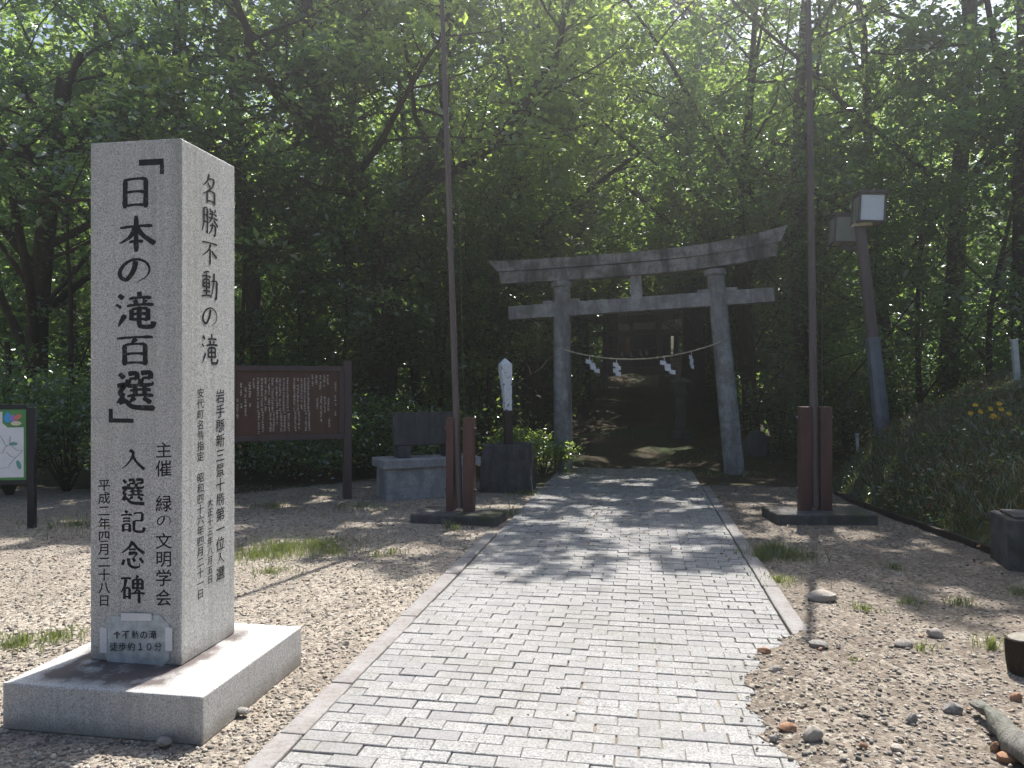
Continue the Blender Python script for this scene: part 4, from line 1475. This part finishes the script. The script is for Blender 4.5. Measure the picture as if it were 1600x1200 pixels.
def shade_edge(sx):
    return 6.25 + .3 * np.sin(sx * 1.7 + 1) + .9 * (vnoise(sx * 2.3 + 9, sx * 0) - .5) + .5 * (vnoise(sx * 6 + 3, sx * 0 + 7) - .5) - .55 * smooth(1.2, 3.0, sx) + .35 * smooth(-2.5, -4.0, sx)


def carve(C, near=True):
    """the clearing: foliage whose shade would reach the open yard is not there, and neither is foliage in the gaps"""
    zz = C[:, 2]
    sx = C[:, 0] - zz * S_H[0]; sy = C[:, 1] - zz * S_H[1]
    edge = shade_edge(sx) + .6 * (vnoise(sx * 3 + 20, sy * 3) - .5)
    k = sy > edge
    holes = .6 * vnoise(sx * 2.1 + 5, sy * 2.6) + .4 * vnoise(sx * 5.2, sy * 6.5 + 31)
    thr = np.where((np.abs(sx + .2) < 1.9), .60, .68) + .1 * smooth(12.0, 13.5, sy) + .05 * smooth(8.4, 7.0, sy)
    k &= (holes < thr) | (sy > 13.4)
    for (ox, oy, r) in OPEN:
        rr_ = r * (.55 + .9 * vnoise((sx + 50) * 4.0 / (r + .2) , sy * 4.0 / (r + .2)))
        k &= ((sx - ox) ** 2 + (sy - oy) ** 2) > rr_ * rr_
    # nothing hangs into the view of the gate or boards
    k &= ~((np.abs(C[:, 0]) < 2.9) & (C[:, 1] < 15.2) & (zz < 4.75))
    k &= ~((np.abs(C[:, 0] - .3) < 2.3) & (zz - terrain(C[:, 0], C[:, 1]) < 3.9))
    k &= ~((C[:, 1] < 11.6) & (zz < 3.3) & (C[:, 0] < 3))
    k &= ~((C[:, 1] < 12.6) & (zz < 4.9) & (C[:, 0] > 2.4))
    return k


sunspot(845, 700, .8, .3); sunspot(800, 690, .7, .4); sunspot(855, 730, .5, .1)
sunspot(925, 722, .42); sunspot(1015, 716, .45); sunspot(1060, 712, .4); sunspot(1180, 690, .6, .15)
for px, py, r in ((640, 852, .3), (600, 858, .2), (450, 852, .4), (400, 862, .35), (60, 870, .6), (1245, 812, .3), (1330, 830, .3), (990, 838, .35), (905, 815, .3)):
    sunspot(px, py, r)


def carve_wood(p):
    sx = p[0] - p[2] * S_H[0]; sy = p[1] - p[2] * S_H[1]
    if sy < shade_edge(np.array(sx)) - .1: return False
    if abs(p[0]) < 2.9 and p[1] < 15.2 and p[2] < 4.7: return False
    if p[1] < 12.6 and p[2] < 4.7 and p[0] > 2.4: return False
    if p[1] < 11.6 and p[2] < 3.2: return False
    return True


class Tree:
    def __init__(s, seed):
        s.g = np.random.default_rng(seed)
        s.wood = MB()
        s.tips = []

    def limb(s, p, d, length, r, level, maxl, up=0.12, spread=0.9, kids=(6, 5, 4), segs=6, wob=.16, first=.3, droop=0.0):
        g = s.g
        p = np.array(p, float); d = np.array(d, float); d /= np.linalg.norm(d)
        pts = [p.copy()]; rad = [r]
        step = length / segs
        for i in range(segs):
            d = d + g.normal(size=3) * wob + np.array((0, 0, up - droop * i / segs))
            d /= np.linalg.norm(d)
            p = p + d * step
            if level > 0 or i > 3:
                if not carve_wood(p): break
            pts.append(p.copy()); rad.append(max(.005, r * (1 - .78 * (i + 1) / segs)))
        if len(pts) < 2: return
        s.wood.tube(pts, rad, 12 if level == 0 else (7 if level == 1 else 4), False)
        s.branch_from(pts, rad, length, level, maxl, up, spread, kids, first, droop)

    def branch_from(s, pts, rad, length, level, maxl, up=.12, spread=.9, kids=(6, 5, 4), first=.3, droop=0.0):
        g = s.g
        pts = [np.array(q) for q in pts]
        n = len(pts) - 1
        if level >= maxl:
            for k in range(3):
                t = .35 + .65 * (k + g.random()) / 3
                i = min(int(t * n), n - 1)
                s.tips.append(pts[i] + (pts[i + 1] - pts[i]) * (t * n - i))
            return
        nk = kids[min(level, len(kids) - 1)]
        ph = g.uniform(0, 6.28)
        for k in range(nk):
            t = first + (1 - first) * (k + g.random() * .8) / nk
            i = min(int(t * n), n - 1)
            q = pts[i] + (pts[i + 1] - pts[i]) * (t * n - i)
            ax = pts[i + 1] - pts[i]; ax = ax / np.linalg.norm(ax)
            side = np.cross(ax, (0, 0, 1) if abs(ax[2]) < .9 else (1, 0, 0)); side /= np.linalg.norm(side)
            oth = np.cross(ax, side)
            an = ph + k * 2.4
            if level > 0: an = (0 if k % 2 else math.pi) + g.normal() * .5
            out = side * math.cos(an) + oth * math.sin(an)
            dd = ax * (1 - spread * .45) + out * spread
            L = length * (.62 if level == 0 else .5) * (1.15 - .55 * t) * g.uniform(.8, 1.2)
            s.limb(q, dd, L, rad[i] * (.5 if level else .42), level + 1, maxl, up if level < 1 else .03, spread, kids, 5, .16, .25, droop)
        if level > 0: s.tips.append(pts[-1])

    def crown(s, per, r, size, up=.75, flat=.42):
        g = s.g
        T = np.array(s.tips)
        if flat > .6:
            n = len(T)
            C = np.repeat(T, per, 0) + g.normal(size=(n * per, 3)) * r * np.array((.55, .55, flat * .55)); N = None
        else:
            C, N = sprays(T, per, r, g)
        k = carve(C)
        C = C[k]
        P = leaf_arrays(C, size, g, up, N=None if N is None else N[k])
        return P, len(C)


TREE_COUNT = [0]
def finish_tree(t, name, label, base, leafmat, barkmat, per, r, size, cat='tree', group=None, up=.75, flat=.42):
    root = empty(name, base)
    tag(root, label, cat, group)
    P, n = t.crown(per, r, size, up, flat)
    b = np.array(base)
    t.wood.v = [(v[0] - b[0], v[1] - b[1], v[2] - b[2]) for v in t.wood.v]
    t.wood.build('trunk', barkmat, root, smoothed=True)
    me = fast_mesh('crown', P - b, leaf_faces(n))
    me.materials.append(leafmat)
    link('crown', me, root)
    TREE_COUNT[0] += n
    return root


def broad(seed, label, x, y, H, r0, leafm='leaf', barkm='bark', per=26, r=.8, size=.125, lean_=(0, 0), kids=(10, 5, 4), first=.28, spread=.95, group=None, sparse=1.0):
    z = tz(x, y)
    t = Tree(seed)
    t.limb((x, y, z - .15), (lean_[0], lean_[1], 1), H, r0, 0, 3, .10, spread, kids, 9, .05, first)
    return finish_tree(t, 'broadleaf_tree', label, (x, y, z - .02), M[leafm], M[barkm], per, r, size, group=group)


# the large forked tree behind the tablet
def forked():
    t = Tree(101)
    def P(px, py, D):
        X = (px - 800) / 1200 * D
        return (X * CY - D * SY, X * SY + D * CY, CAM_H - (py - 600) / 1200 * D)
    def lim(pp, radii, L, kids, first=.3):
        pts = [np.array(P(*q)) for q in pp]
        # refine
        fine = []; rf = []
        for i in range(len(pts) - 1):
            for k in range(3):
                fine.append(pts[i] + (pts[i + 1] - pts[i]) * k / 3 + t.g.normal(size=3) * .025); rf.append(radii[i] + (radii[i + 1] - radii[i]) * k / 3)
        fine.append(pts[-1]); rf.append(radii[-1])
        t.wood.tube(fine, rf, 12, False)
        t.branch_from(fine, rf, L, 0, 3, .08, .95, kids, first)
    base = P(592, 737, 15.0)
    lim([(592, 748, 15), (594, 690, 15), (598, 600, 15), (600, 500, 15), (600, 395, 15)], [.38, .31, .285, .27, .24], 4.0, (3, 4, 3), .8)
    lim([(600, 400, 15), (572, 320, 14.7), (532, 228, 14.4), (492, 100, 14.2), (470, -60, 14), (450, -200, 14)], [.2, .18, .155, .12, .09, .04], 6.5, (9, 5, 3), .2)
    lim([(532, 228, 14.4), (452, 165, 13.7), (400, 100, 13.2), (375, 20, 12.8), (340, -90, 12.4)], [.12, .105, .09, .06, .03], 5.5, (8, 5, 3), .2)
    lim([(600, 400, 15), (614, 352, 15.2), (658, 285, 15.4), (700, 195, 15.4), (692, 90, 15.2), (705, -60, 15), (700, -200, 15)], [.18, .165, .145, .12, .1, .07, .03], 6.5, (9, 5, 3), .2)
    lim([(658, 285, 15.4), (740, 250, 15.0), (810, 180, 14.5), (870, 80, 14), (900, -60, 13.6)], [.11, .095, .08, .06, .03], 5.5, (8, 5, 3), .25)
    b = (base[0], base[1], tz(base[0], base[1]))
    return finish_tree(t, 'broadleaf_tree', 'large dark tree with a forking trunk directly behind the stone tablet', b, M['leaf3'], M['bark'], 14, .5, .16, group='broadleaf trees at the forest edge')


forked()


def at(px, D):
    return wpt(px, D)


near = [
    # seed, label, px, D, height, trunk radius, leaf, lean, first
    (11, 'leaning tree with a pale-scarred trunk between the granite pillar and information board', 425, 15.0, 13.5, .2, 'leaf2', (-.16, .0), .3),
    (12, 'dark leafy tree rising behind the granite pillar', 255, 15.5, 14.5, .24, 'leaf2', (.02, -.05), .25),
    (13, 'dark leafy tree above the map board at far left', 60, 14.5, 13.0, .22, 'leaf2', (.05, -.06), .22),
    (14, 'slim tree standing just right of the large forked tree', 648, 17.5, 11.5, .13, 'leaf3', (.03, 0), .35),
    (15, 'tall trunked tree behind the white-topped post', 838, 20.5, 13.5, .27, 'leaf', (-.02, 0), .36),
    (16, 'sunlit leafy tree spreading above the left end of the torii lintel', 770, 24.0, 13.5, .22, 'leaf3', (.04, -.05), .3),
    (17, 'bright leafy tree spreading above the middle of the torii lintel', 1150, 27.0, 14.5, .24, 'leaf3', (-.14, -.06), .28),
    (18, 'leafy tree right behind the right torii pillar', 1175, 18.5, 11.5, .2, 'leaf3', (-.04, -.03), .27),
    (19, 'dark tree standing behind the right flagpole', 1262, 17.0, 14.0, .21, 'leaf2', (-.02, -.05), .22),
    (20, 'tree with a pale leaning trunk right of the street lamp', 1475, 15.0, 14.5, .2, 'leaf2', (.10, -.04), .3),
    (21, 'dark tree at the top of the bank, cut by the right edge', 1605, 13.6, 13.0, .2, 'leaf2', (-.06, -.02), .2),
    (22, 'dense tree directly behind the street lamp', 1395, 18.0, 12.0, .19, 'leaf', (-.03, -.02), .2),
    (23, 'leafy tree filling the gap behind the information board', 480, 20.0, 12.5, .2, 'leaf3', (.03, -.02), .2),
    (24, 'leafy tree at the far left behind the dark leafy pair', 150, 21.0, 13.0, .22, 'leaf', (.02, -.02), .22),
]
for sd, lab, px, D, H, r0, lm, ln, first in near:
    x, y = at(px, D)
    broad(sd, lab, x, y, H, r0, lm, 'bark2' if 'pale' in lab else 'bark', 14, .52, .165 if D < 18 else .19, ln, (10, 5, 4), first, group='broadleaf trees at the forest edge')


# understory saplings
for sd, lab, px, D, H, lm in (
        (51, 'young leafy tree filling the space above the map board', 20, 12.6, 5.5, 'leaf2'),
        (52, 'young leafy tree left of the granite pillar', 118, 13.4, 6.0, 'leaf2'),
        (53, 'young leafy tree peeking out right of the granite pillar top', 385, 14.2, 6.2, 'leaf2'),
        (54, 'young bright-leaved tree above the information board', 470, 16.0, 5.5, 'leaf'),
        (55, 'young leafy tree above the right end of the information board', 528, 15.6, 4.6, 'leaf2'),
        (56, 'young leafy tree between the forked tree and the left flagpole', 690, 17.6, 5.5, 'leaf'),
        (57, 'young leafy tree above the white-topped post', 760, 16.6, 6.0, 'leaf'),
        (58, 'young leafy tree just right of the right torii pillar', 1185, 16.2, 5.8, 'leaf2'),
        (59, 'young leafy tree right behind the right flagpole', 1290, 15.2, 6.4, 'leaf2'),
        (60, 'young leafy tree right of the street lamp post', 1440, 14.8, 6.0, 'leaf2'),
        (61, 'young leafy tree above the bank flowers', 1545, 13.6, 5.6, 'leaf2'),
        (62, 'young leafy tree behind the right lantern', 1130, 23.0, 6.0, 'leaf'),
        (63, 'young leafy tree left of the left lantern', 735, 21.0, 6.5, 'leaf')):
    x, y = at(px, D)
    broad(sd, lab, x, y, H, .06, lm, 'bark', 20, .42, .125, (0, -.04), (11, 5, 3), .12, .9, group='young trees of the understory')

# tall cedars beside the approach
def cedar(seed, label, x, y, H, r0, bare):
    z = tz(x, y)
    t = Tree(seed)
    g = t.g
    pts = [(x + .04 * math.sin(i), y, z - .2 + H * i / 10) for i in range(11)]
    rad = [r0 * (1.25 if i == 0 else 1 - .085 * i) for i in range(11)]
    t.wood.tube(pts, rad, 14, False)
    n = 46
    for k in range(n):
        f = bare + (1 - bare) * k / n
        an = k * 2.4
        L = (1 - f) * 3.2 + .7
        b0 = np.array((x, y, z + H * f))
        d = np.array((math.cos(an), math.sin(an), -.18 + .3 * f))
        e = b0 + d * L
        t.wood.tube([b0, b0 + d * L * .5 + np.array((0, 0, .1)), e], [.035, .025, .01], 4, False)
        for q in np.linspace(.3, 1, 5):
            t.tips.append(b0 + d * L * q)
    return finish_tree(t, 'cedar_tree', label, (x, y, z - .02), M['cedar'], M['bark'], 34, .55, .16, up=.3, flat=.7, group='cedars beside the approach')


for sd, lab, px, D, H, r0, bare in (
        (31, 'thick straight cedar trunk right of the far torii gate, behind the right lantern', 1082, 26, 15, .42, .42),
        (32, 'straight cedar trunk left of the far torii gate', 905, 30, 16, .38, .45),
        (33, 'straight cedar trunk right behind the thick one beside the approach', 1120, 33, 16, .4, .4),
        (34, 'straight cedar trunk seen left of the left torii pillar', 845, 27, 15, .3, .45),
        (35, 'straight cedar standing beside the distant shrine hall', 955, 40, 22, .4, .35)):
    x, y = at(px, D)
    cedar(sd, lab, x, y, H, r0, bare)


# ------------------------------------------------------------------ undergrowth shrubs
def shrub(seed, label, x, y, h, w, leafm, n=1500, size=.09, group=None):
    z = tz(x, y)
    g = np.random.default_rng(seed)
    root = empty('shrub', (x, y, z - .02))
    tag(root, label, 'shrub', group)
    mb = MB()
    tips = []
    for k in range(16):
        an = g.uniform(0, 6.28); rr_ = g.uniform(.15, 1) * w / 2
        e = np.array((math.cos(an) * rr_, math.sin(an) * rr_, h * g.uniform(.35, 1)))
        mid = e * np.array((.4, .4, .55))
        mb.tube([(0, 0, -.05), mid, e], [.014, .01, .004], 4, False)
        for q in (.5, .7, .85, 1):
            tips.append(mid + (e - mid) * q)
    mb.build('stem', M['bark'], root)
    T = np.array(tips)
    i = g.integers(0, len(T), n)
    C = T[i] + g.normal(size=(n, 3)) * np.array((.14 * w, .14 * w, .10 * h))
    C = C[C[:, 2] > .02]
    W = C + np.array((x, y, z))
    k = np.ones(len(C), bool)
    k &= ~((np.abs(W[:, 0] - .3) < 1.9) & (W[:, 1] > 14) & (W[:, 1] < 36))
    C = C[k]
    me = fast_mesh('foliage', leaf_arrays(C, size, g, .6), leaf_faces(len(C)))
    me.materials.append(M[leafm])
    link('foliage', me, root)


shr = [
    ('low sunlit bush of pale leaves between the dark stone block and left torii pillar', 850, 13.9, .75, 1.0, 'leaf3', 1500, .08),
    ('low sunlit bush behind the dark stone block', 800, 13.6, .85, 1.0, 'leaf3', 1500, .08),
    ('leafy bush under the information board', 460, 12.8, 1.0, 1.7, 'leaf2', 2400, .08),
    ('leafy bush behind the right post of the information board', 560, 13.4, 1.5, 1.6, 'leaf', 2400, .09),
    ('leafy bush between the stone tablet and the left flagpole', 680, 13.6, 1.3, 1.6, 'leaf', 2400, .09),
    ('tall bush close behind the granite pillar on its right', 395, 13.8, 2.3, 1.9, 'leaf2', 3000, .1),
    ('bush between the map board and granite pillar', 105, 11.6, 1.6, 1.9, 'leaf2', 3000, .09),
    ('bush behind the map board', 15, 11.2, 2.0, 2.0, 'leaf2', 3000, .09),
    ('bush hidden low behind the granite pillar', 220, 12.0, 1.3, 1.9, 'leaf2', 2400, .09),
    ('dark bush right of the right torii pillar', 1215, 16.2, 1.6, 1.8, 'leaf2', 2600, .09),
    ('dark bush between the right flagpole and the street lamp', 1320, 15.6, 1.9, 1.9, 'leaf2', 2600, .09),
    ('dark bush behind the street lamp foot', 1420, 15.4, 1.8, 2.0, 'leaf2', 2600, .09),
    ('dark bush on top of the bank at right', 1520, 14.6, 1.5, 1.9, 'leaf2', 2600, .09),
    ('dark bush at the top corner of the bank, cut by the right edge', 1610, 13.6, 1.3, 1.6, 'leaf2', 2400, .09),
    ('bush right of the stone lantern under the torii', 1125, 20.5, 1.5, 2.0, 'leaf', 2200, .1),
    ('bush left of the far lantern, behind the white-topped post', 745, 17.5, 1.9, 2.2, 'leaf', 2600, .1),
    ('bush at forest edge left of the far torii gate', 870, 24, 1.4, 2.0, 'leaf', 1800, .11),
]
for i, (lab, px, D, h, w, lm, n, sz) in enumerate(shr):
    x, y = at(px, D)
    shrub(200 + i, lab, x, y, h, w, lm, n, sz, 'bushes at the forest edge')


# ------------------------------------------------------------------ the wood behind: one mass
def woodland():
    g = np.random.default_rng(77)
    Cs = []; Ns = []
    wood = MB()
    spots = []
    for i in range(40):
        D = g.uniform(27, 60)
        px = g.uniform(-300, 1900)
        x, y = wpt(px, D)
        if abs(x - .3) < 3.6 and D < 50: continue
        spots.append((x, y, D))
    # beside and behind the approach, closing the view past the hall
    for x, y in ((-3.6, 22.5), (4.2, 24), (-3.4, 29), (3.9, 31), (-3.5, 36), (4.0, 38), (-4.2, 44), (5, 46), (-1.5, 53), (2.5, 54), (-6, 54), (6.5, 55), (0.5, 58), (10, 52), (-10, 52), (3.2, 28), (-2.9, 33), (3.1, 35), (-3.0, 40), (3.2, 42)):
        spots.append((x, y, y))
    for px, D in ((-60, 23), (30, 26), (110, 24), (200, 27), (310, 25), (60, 33), (170, 35), (1560, 24), (1480, 30)):
        spots.append((*wpt(px, D), D))
    for x, y, D in spots:
        z = tz(x, y)
        H = g.uniform(9, 12.5) if D < 36 else g.uniform(14, 19)
        wood.tube([(x, y, z - .2), (x + g.normal() * .2, y, z + H * .5), (x + g.normal() * .4, y, z + H * .92)], [.24, .17, .05], 8, False)
        n = 380 if abs(x) < 5.5 else 190
        an = g.uniform(0, 6.28, n); f = g.uniform(.04, 1, n)
        rr_ = 3.6 * np.sqrt(g.random(n)) * np.sin(np.clip(f, .15, 1) * 2.75) ** .6
        T = np.stack([x + rr_ * np.cos(an), y + rr_ * np.sin(an), z + H * f], 1)
        per = 26
        cs = .8 * g.uniform(.6, 1.3, n)
        C, N = sprays(T, per, 1.0, g, .4, .12)
        k = carve(C)
        Cs.append(C[k]); Ns.append(N[k])
    C = np.concatenate(Cs); N = np.concatenate(Ns)
    root = empty('woodland', (0, 30, 0))
    tag(root, 'dense mass of further trees filling the hillside behind', kind='stuff')
    wood.v = [(v[0], v[1] - 30, v[2]) for v in wood.v]
    wood.build('trunks', M['bark'], root, smoothed=True)['kind'] = 'stuff'
    me = fast_mesh('foliage', leaf_arrays(C, .29, g, .6, N=N) - np.array((0, 30, 0)), leaf_faces(len(C)))
    me.materials.append(M['leaf'])
    link('foliage', me, root)['kind'] = 'stuff'
    # low undergrowth of the forest floor
    n = 1900
    x = g.uniform(-24, 24, n); y = 13.5 + 30 * g.random(n) ** 1.5
    k = (np.abs(x - .3) > 2.6) & ~((y < 15) & (np.abs(x) < 4))
    x, y = x[k], y[k]
    T = np.stack([x, y, terrain(x, y) + g.uniform(.05, 2.1, len(x)) * np.clip((np.abs(x) - 2) * .3, .2, 1)], 1)
    C2 = np.repeat(T, 34, 0) + g.normal(size=(len(T) * 34, 3)) * np.array((.42, .42, .2))
    C2 = C2[C2[:, 2] > terrain(C2[:, 0], C2[:, 1]) + .02]
    C2 = C2[np.abs(C2[:, 0] - .3) > 2.0]
    me = fast_mesh('undergrowth', leaf_arrays(C2, .13, g, .6), leaf_faces(len(C2)))
    me.materials.append(M['leaf2'])
    tag(link('undergrowth', me), 'low leafy undergrowth covering the forest floor', kind='stuff')
    return len(C), len(C2)
print('woodland leaves', woodland(), 'tree leaves', TREE_COUNT[0])


# ------------------------------------------------------------------ bank plants, grass, litter
def blades(x, y, h, g, lean_=.5, w=.006):
    n = len(x)
    z = terrain(x, y)
    an = g.uniform(0, 6.28, n); hh = h * g.uniform(.5, 1.3, n); le = hh * lean_ * g.uniform(.2, 1, n)
    wa = g.uniform(0, 6.28, n)
    dx, dy = np.cos(wa) * w, np.sin(wa) * w
    ox, oy = np.cos(an) * le, np.sin(an) * le
    P = np.empty((n, 5, 3))
    P[:, 0] = np.stack([x - dx, y - dy, z - .005], 1); P[:, 1] = np.stack([x + dx, y + dy, z - .005], 1)
    P[:, 2] = np.stack([x + ox * .4 + dx * .8, y + oy * .4 + dy * .8, z + hh * .62], 1); P[:, 3] = np.stack([x + ox * .4 - dx * .8, y + oy * .4 - dy * .8, z + hh * .62], 1)
    P[:, 4] = np.stack([x + ox, y + oy, z + hh * .95], 1)
    i = np.arange(n)[:, None] * 5
    Fx = np.concatenate([i + np.array([[0, 1, 2]]), i + np.array([[0, 2, 3]]), i + np.array([[3, 2, 4]])], 0)
    return P.reshape(-1, 3), Fx


g = np.random.default_rng(5)
# bank cover
def bank_xy(n, y0, y1, w, p=1.3):
    y = g.uniform(y0, y1, n)
    return np.interp(y, TOE_Y, TOE_X) + g.random(n) ** p * w + .02, y
x, y = bank_xy(62000, 5.0, 16, 3.6)
k = vnoise(x * 1.7, y * 1.7 + 11) + .25 * g.random(len(x)) > .52
x, y = x[k], y[k]
P1, F1 = blades(x, y, .10, g, 1.4, .004)
me = fast_mesh('bank_grass', P1, F1); me.materials.append(M['grass_shade'])
tag(link('bank_grass', me), 'tangled grass and weeds covering the bank at right', kind='stuff')
def bank_leaves(name, label, n, per, size, sp, hgt, mat, thr, ph):
    x, y = bank_xy(n, 5.2, 15.5, 3.4, 1.2)
    k = vnoise(x * 1.3 + ph, y * 1.3) + .2 * g.random(n) > thr
    x, y = x[k], y[k]; n = len(x)
    T = np.stack([x, y, terrain(x, y) + g.uniform(.02, hgt, n)], 1)
    C = np.repeat(T, per, 0) + g.normal(size=(n * per, 3)) * np.array((sp, sp, sp * .5))
    me = fast_mesh(name, leaf_arrays(C, size, g, .8), leaf_faces(len(C))); me.materials.append(M[mat])
    tag(link(name, me), label, kind='stuff')
bank_leaves('bank_plants', 'small leafy ground-cover plants on the bank at right', 2600, 7, .034, .05, .07, 'leaf2', .5, 0)
bank_leaves('broad_weeds', 'broader-leaved weeds growing in clumps on the bank at right', 700, 8, .06, .07, .12, 'leaf', .66, 40)
bank_leaves('dead_leaves', 'dry brown leaves caught on the bank at right', 2600, 3, .05, .12, .10, 'litter', .55, 23)
x, y = bank_xy(5200, 6.2, 11.5, 2.2, 1.2)
k = vnoise(x * 2.3 + 3, y * 2.3) > .4
P1, F1 = blades(x[k] + .15, y[k], .15, g, 1.4, .0045)
me = fast_mesh('dry_bank_grass', P1, F1); me.materials.append(M['drygrass'])
tag(link('dry_bank_grass', me), 'patch of dry yellowish grass low on the bank above the concrete block', kind='stuff')

# grass tufts in the gravel
def tuft(label, spots, mat='grass'):
    Vs = []; Fs = []; n = 0
    for px, py, r, cnt, h in spots:
        D = 1920 / (py - 600)
        cx, cy = wpt(px, D)
        a = g.uniform(0, 6.28, cnt); q = np.abs(g.normal(size=cnt)) * r * .6
        P, Fx = blades(cx + q * np.cos(a) * 1.2, cy + q * np.sin(a), h, g, .8, .0035)
        Vs.append(P); Fs.append(Fx + n); n += len(P)
    me = fast_mesh('grass', np.concatenate(Vs), np.concatenate(Fs)); me.materials.append(M[mat])
    tag(link('grass', me), label, kind='stuff')
tuft('grass patch in the gravel just right of the granite pillar', [(440, 856, .5, 900, .07), (400, 866, .3, 500, .06), (500, 850, .35, 500, .06), (520, 862, .25, 200, .06), (420, 892, .25, 140, .05)])
tuft('bright grass growing beside the right kerb', [(1210, 862, .2, 420, .11), (1190, 870, .14, 200, .1), (1240, 868, .22, 260, .07), (1215, 905, .25, 200, .05)])
tuft('thin grass in the gravel left of the granite pillar', [(40, 998, .22, 260, .05), (90, 992, .15, 120, .05), (15, 1006, .15, 100, .05)])
tuft('scattered grass tufts in the right-hand gravel', [(1548, 1008, .07, 60, .09), (1500, 940, .12, 80, .06), (1420, 940, .1, 60, .06), (1350, 950, .12, 70, .05), (1440, 1010, .08, 40, .05), (1225, 1108, .06, 40, .04), (1330, 1030, .12, 60, .04), (1590, 925, .12, 80, .07), (1395, 885, .1, 60, .06)])
tuft('small weeds growing by the left flagpole slab', [(700, 822, .08, 60, .1), (710, 826, .05, 40, .08), (798, 803, .12, 90, .09), (610, 862, .12, 60, .06), (590, 866, .1, 60, .06), (765, 815, .08, 50, .08)])
tuft('sparse grass at the forest edge by the torii', [(1160, 742, .6, 500, .06), (1110, 725, .5, 400, .06), (890, 738, .4, 300, .08), (930, 700, .8, 600, .08), (1050, 735, .5, 300, .05), (820, 770, .3, 200, .06), (560, 790, .6, 300, .06), (430, 790, .7, 400, .06), (120, 818, .7, 400, .07)])
tuft('moss and grass sprigs in the paving joints', [(738, 1052, .06, 24, .02), (860, 1128, .05, 26, .02), (880, 985, .06, 20, .02), (700, 1020, .05, 14, .015), (985, 1000, .05, 14, .015), (790, 1110, .05, 12, .015)])

# leaf litter
n = 2600
y = g.uniform(7, 17, n); x = g.uniform(-6, 4, n)
k = (g.random(n) < smooth(5, 13, y) * .9 + .1)
x, y = x[k], y[k]
C = np.stack([x, y, np.maximum(terrain(x, y), np.where((x > PX0) & (x < PX1), np.maximum(terrain(0 * x, y), -.02) + .022, -1)) + .008], 1)
me = fast_mesh('leaf_litter', leaf_arrays(C, .05, g, 3.0), leaf_faces(len(C))); me.materials.append(M['litter'])
tag(link('leaf_litter', me), 'fallen brown leaves strewn near the forest edge', kind='stuff')

# yellow flowers on the bank
fx, fy = wpt(1553, 9.1)
fz = tz(fx, fy)
fl = empty('flowering_plant', (fx, fy, fz))
tag(fl, 'clump of small orange-yellow flowers blooming on the bank at right', 'flowers')
stem = MB()
rr = random.Random(8)
heads = []
for k in range(11):
    a = rr.uniform(0, 6.28); q = rr.uniform(.02, .3)
    e = (math.cos(a) * q, math.sin(a) * q * .5, rr.uniform(.15, .34))
    stem.tube([(e[0] * .3, e[1] * .3, -.02), (e[0] * .7, e[1] * .7, e[2] * .6), e], [.004, .003, .002], 4, False)
    heads.append(e)
stem.build('stem', M['grass'], fl)
for e in heads:
    m = MB()
    for k in range(7):
        a = k * 6.283 / 7
        c, s = math.cos(a), math.sin(a); r_ = .027
        m.add([(0, 0, 0), (c * r_ - s * .012, s * r_ + c * .012, .01), (c * r_ * 1.15, s * r_ * 1.15, .004), (c * r_ + s * .012, s * r_ - c * .012, .01)], [(0, 1, 2, 3)])
    m.build('flower', M['flower'], fl, e, (rr.uniform(.4, 1.1), rr.uniform(-.4, .4), 0))

# ------------------------------------------------------------------ distant shrine hall
hx, hy = wpt(1000, 48)
hz = tz(hx, hy)
hall = empty('shrine_hall', (hx, hy, hz - .05), (0, 0, R(-4)))
tag(hall, 'small dark wooden shrine hall barely visible beyond the far torii gate', 'shrine hall')
MB().box((0, 1.5, .3), (4.4, 3.6, .6), .02).build('foundation', M['old_stone'], hall)
for k in range(3):
    MB().box((0, -.55 - .3 * k, .40 - .17 * k), (1.8, .32, .17), .01).build('step', M['old_stone'], hall)
MB().box((0, 2.2, 1.75), (3.6, 2.0, 2.3), .02).build('wall', M['wood'], hall)
for s in (-1.7, -.6, .6, 1.7):
    MB().box((s, .3, 1.75), (.16, .16, 2.3), .01).build('post', M['wood'], hall)
for s in (-.55, .55):
    MB().box((s, 1.185, 1.55), (1.0, .04, 1.8), .005).build('door', M['wood'], hall)
rf = MB().add([(-2.6, -.7, 2.75), (2.6, -.7, 2.75), (2.6, 1.6, 4.2), (-2.6, 1.6, 4.2), (2.6, 3.9, 2.75), (-2.6, 3.9, 2.75),
               (-2.6, -.7, 2.9), (2.6, -.7, 2.9), (2.6, 1.6, 4.35), (-2.6, 1.6, 4.35), (2.6, 3.9, 2.9), (-2.6, 3.9, 2.9)],
              [(0, 3, 2, 1), (3, 5, 4, 2), (6, 7, 8, 9), (9, 8, 10, 11), (0, 1, 7, 6), (5, 11, 10, 4), (0, 6, 9, 3), (3, 9, 11, 5), (1, 2, 8, 7), (2, 4, 10, 8)])
rf.build('roof', M['wood'], hall)
MB().box((-.75, -.05, 2.0), (.26, .03, 1.1), .004).build('banner', M['red'], hall)
MB().box((-.75, -.068, 2.3), (.2, .006, .22), .0).build('banner_panel', M['flower'], hall)

# ------------------------------------------------------------------ haze volume added to stand in for lens glare
hz_ = NT('glare_haze')
hz_.n.remove(hz_.p)
pv = hz_.node('ShaderNodeVolumePrincipled')
pv.inputs['Color'].default_value = (0.93, 0.96, 1.0, 1)
pv.inputs['Density'].default_value = HAZE
pv.inputs['Anisotropy'].default_value = 0.86
hz_.ln(pv.outputs[0], hz_.out.inputs['Volume'])
tag(MB().box((0, 0, 23.5), (640, 640, 53)).build('glare_haze', hz_.m), 'thin added haze standing in for the bright lens veil', kind='stuff')
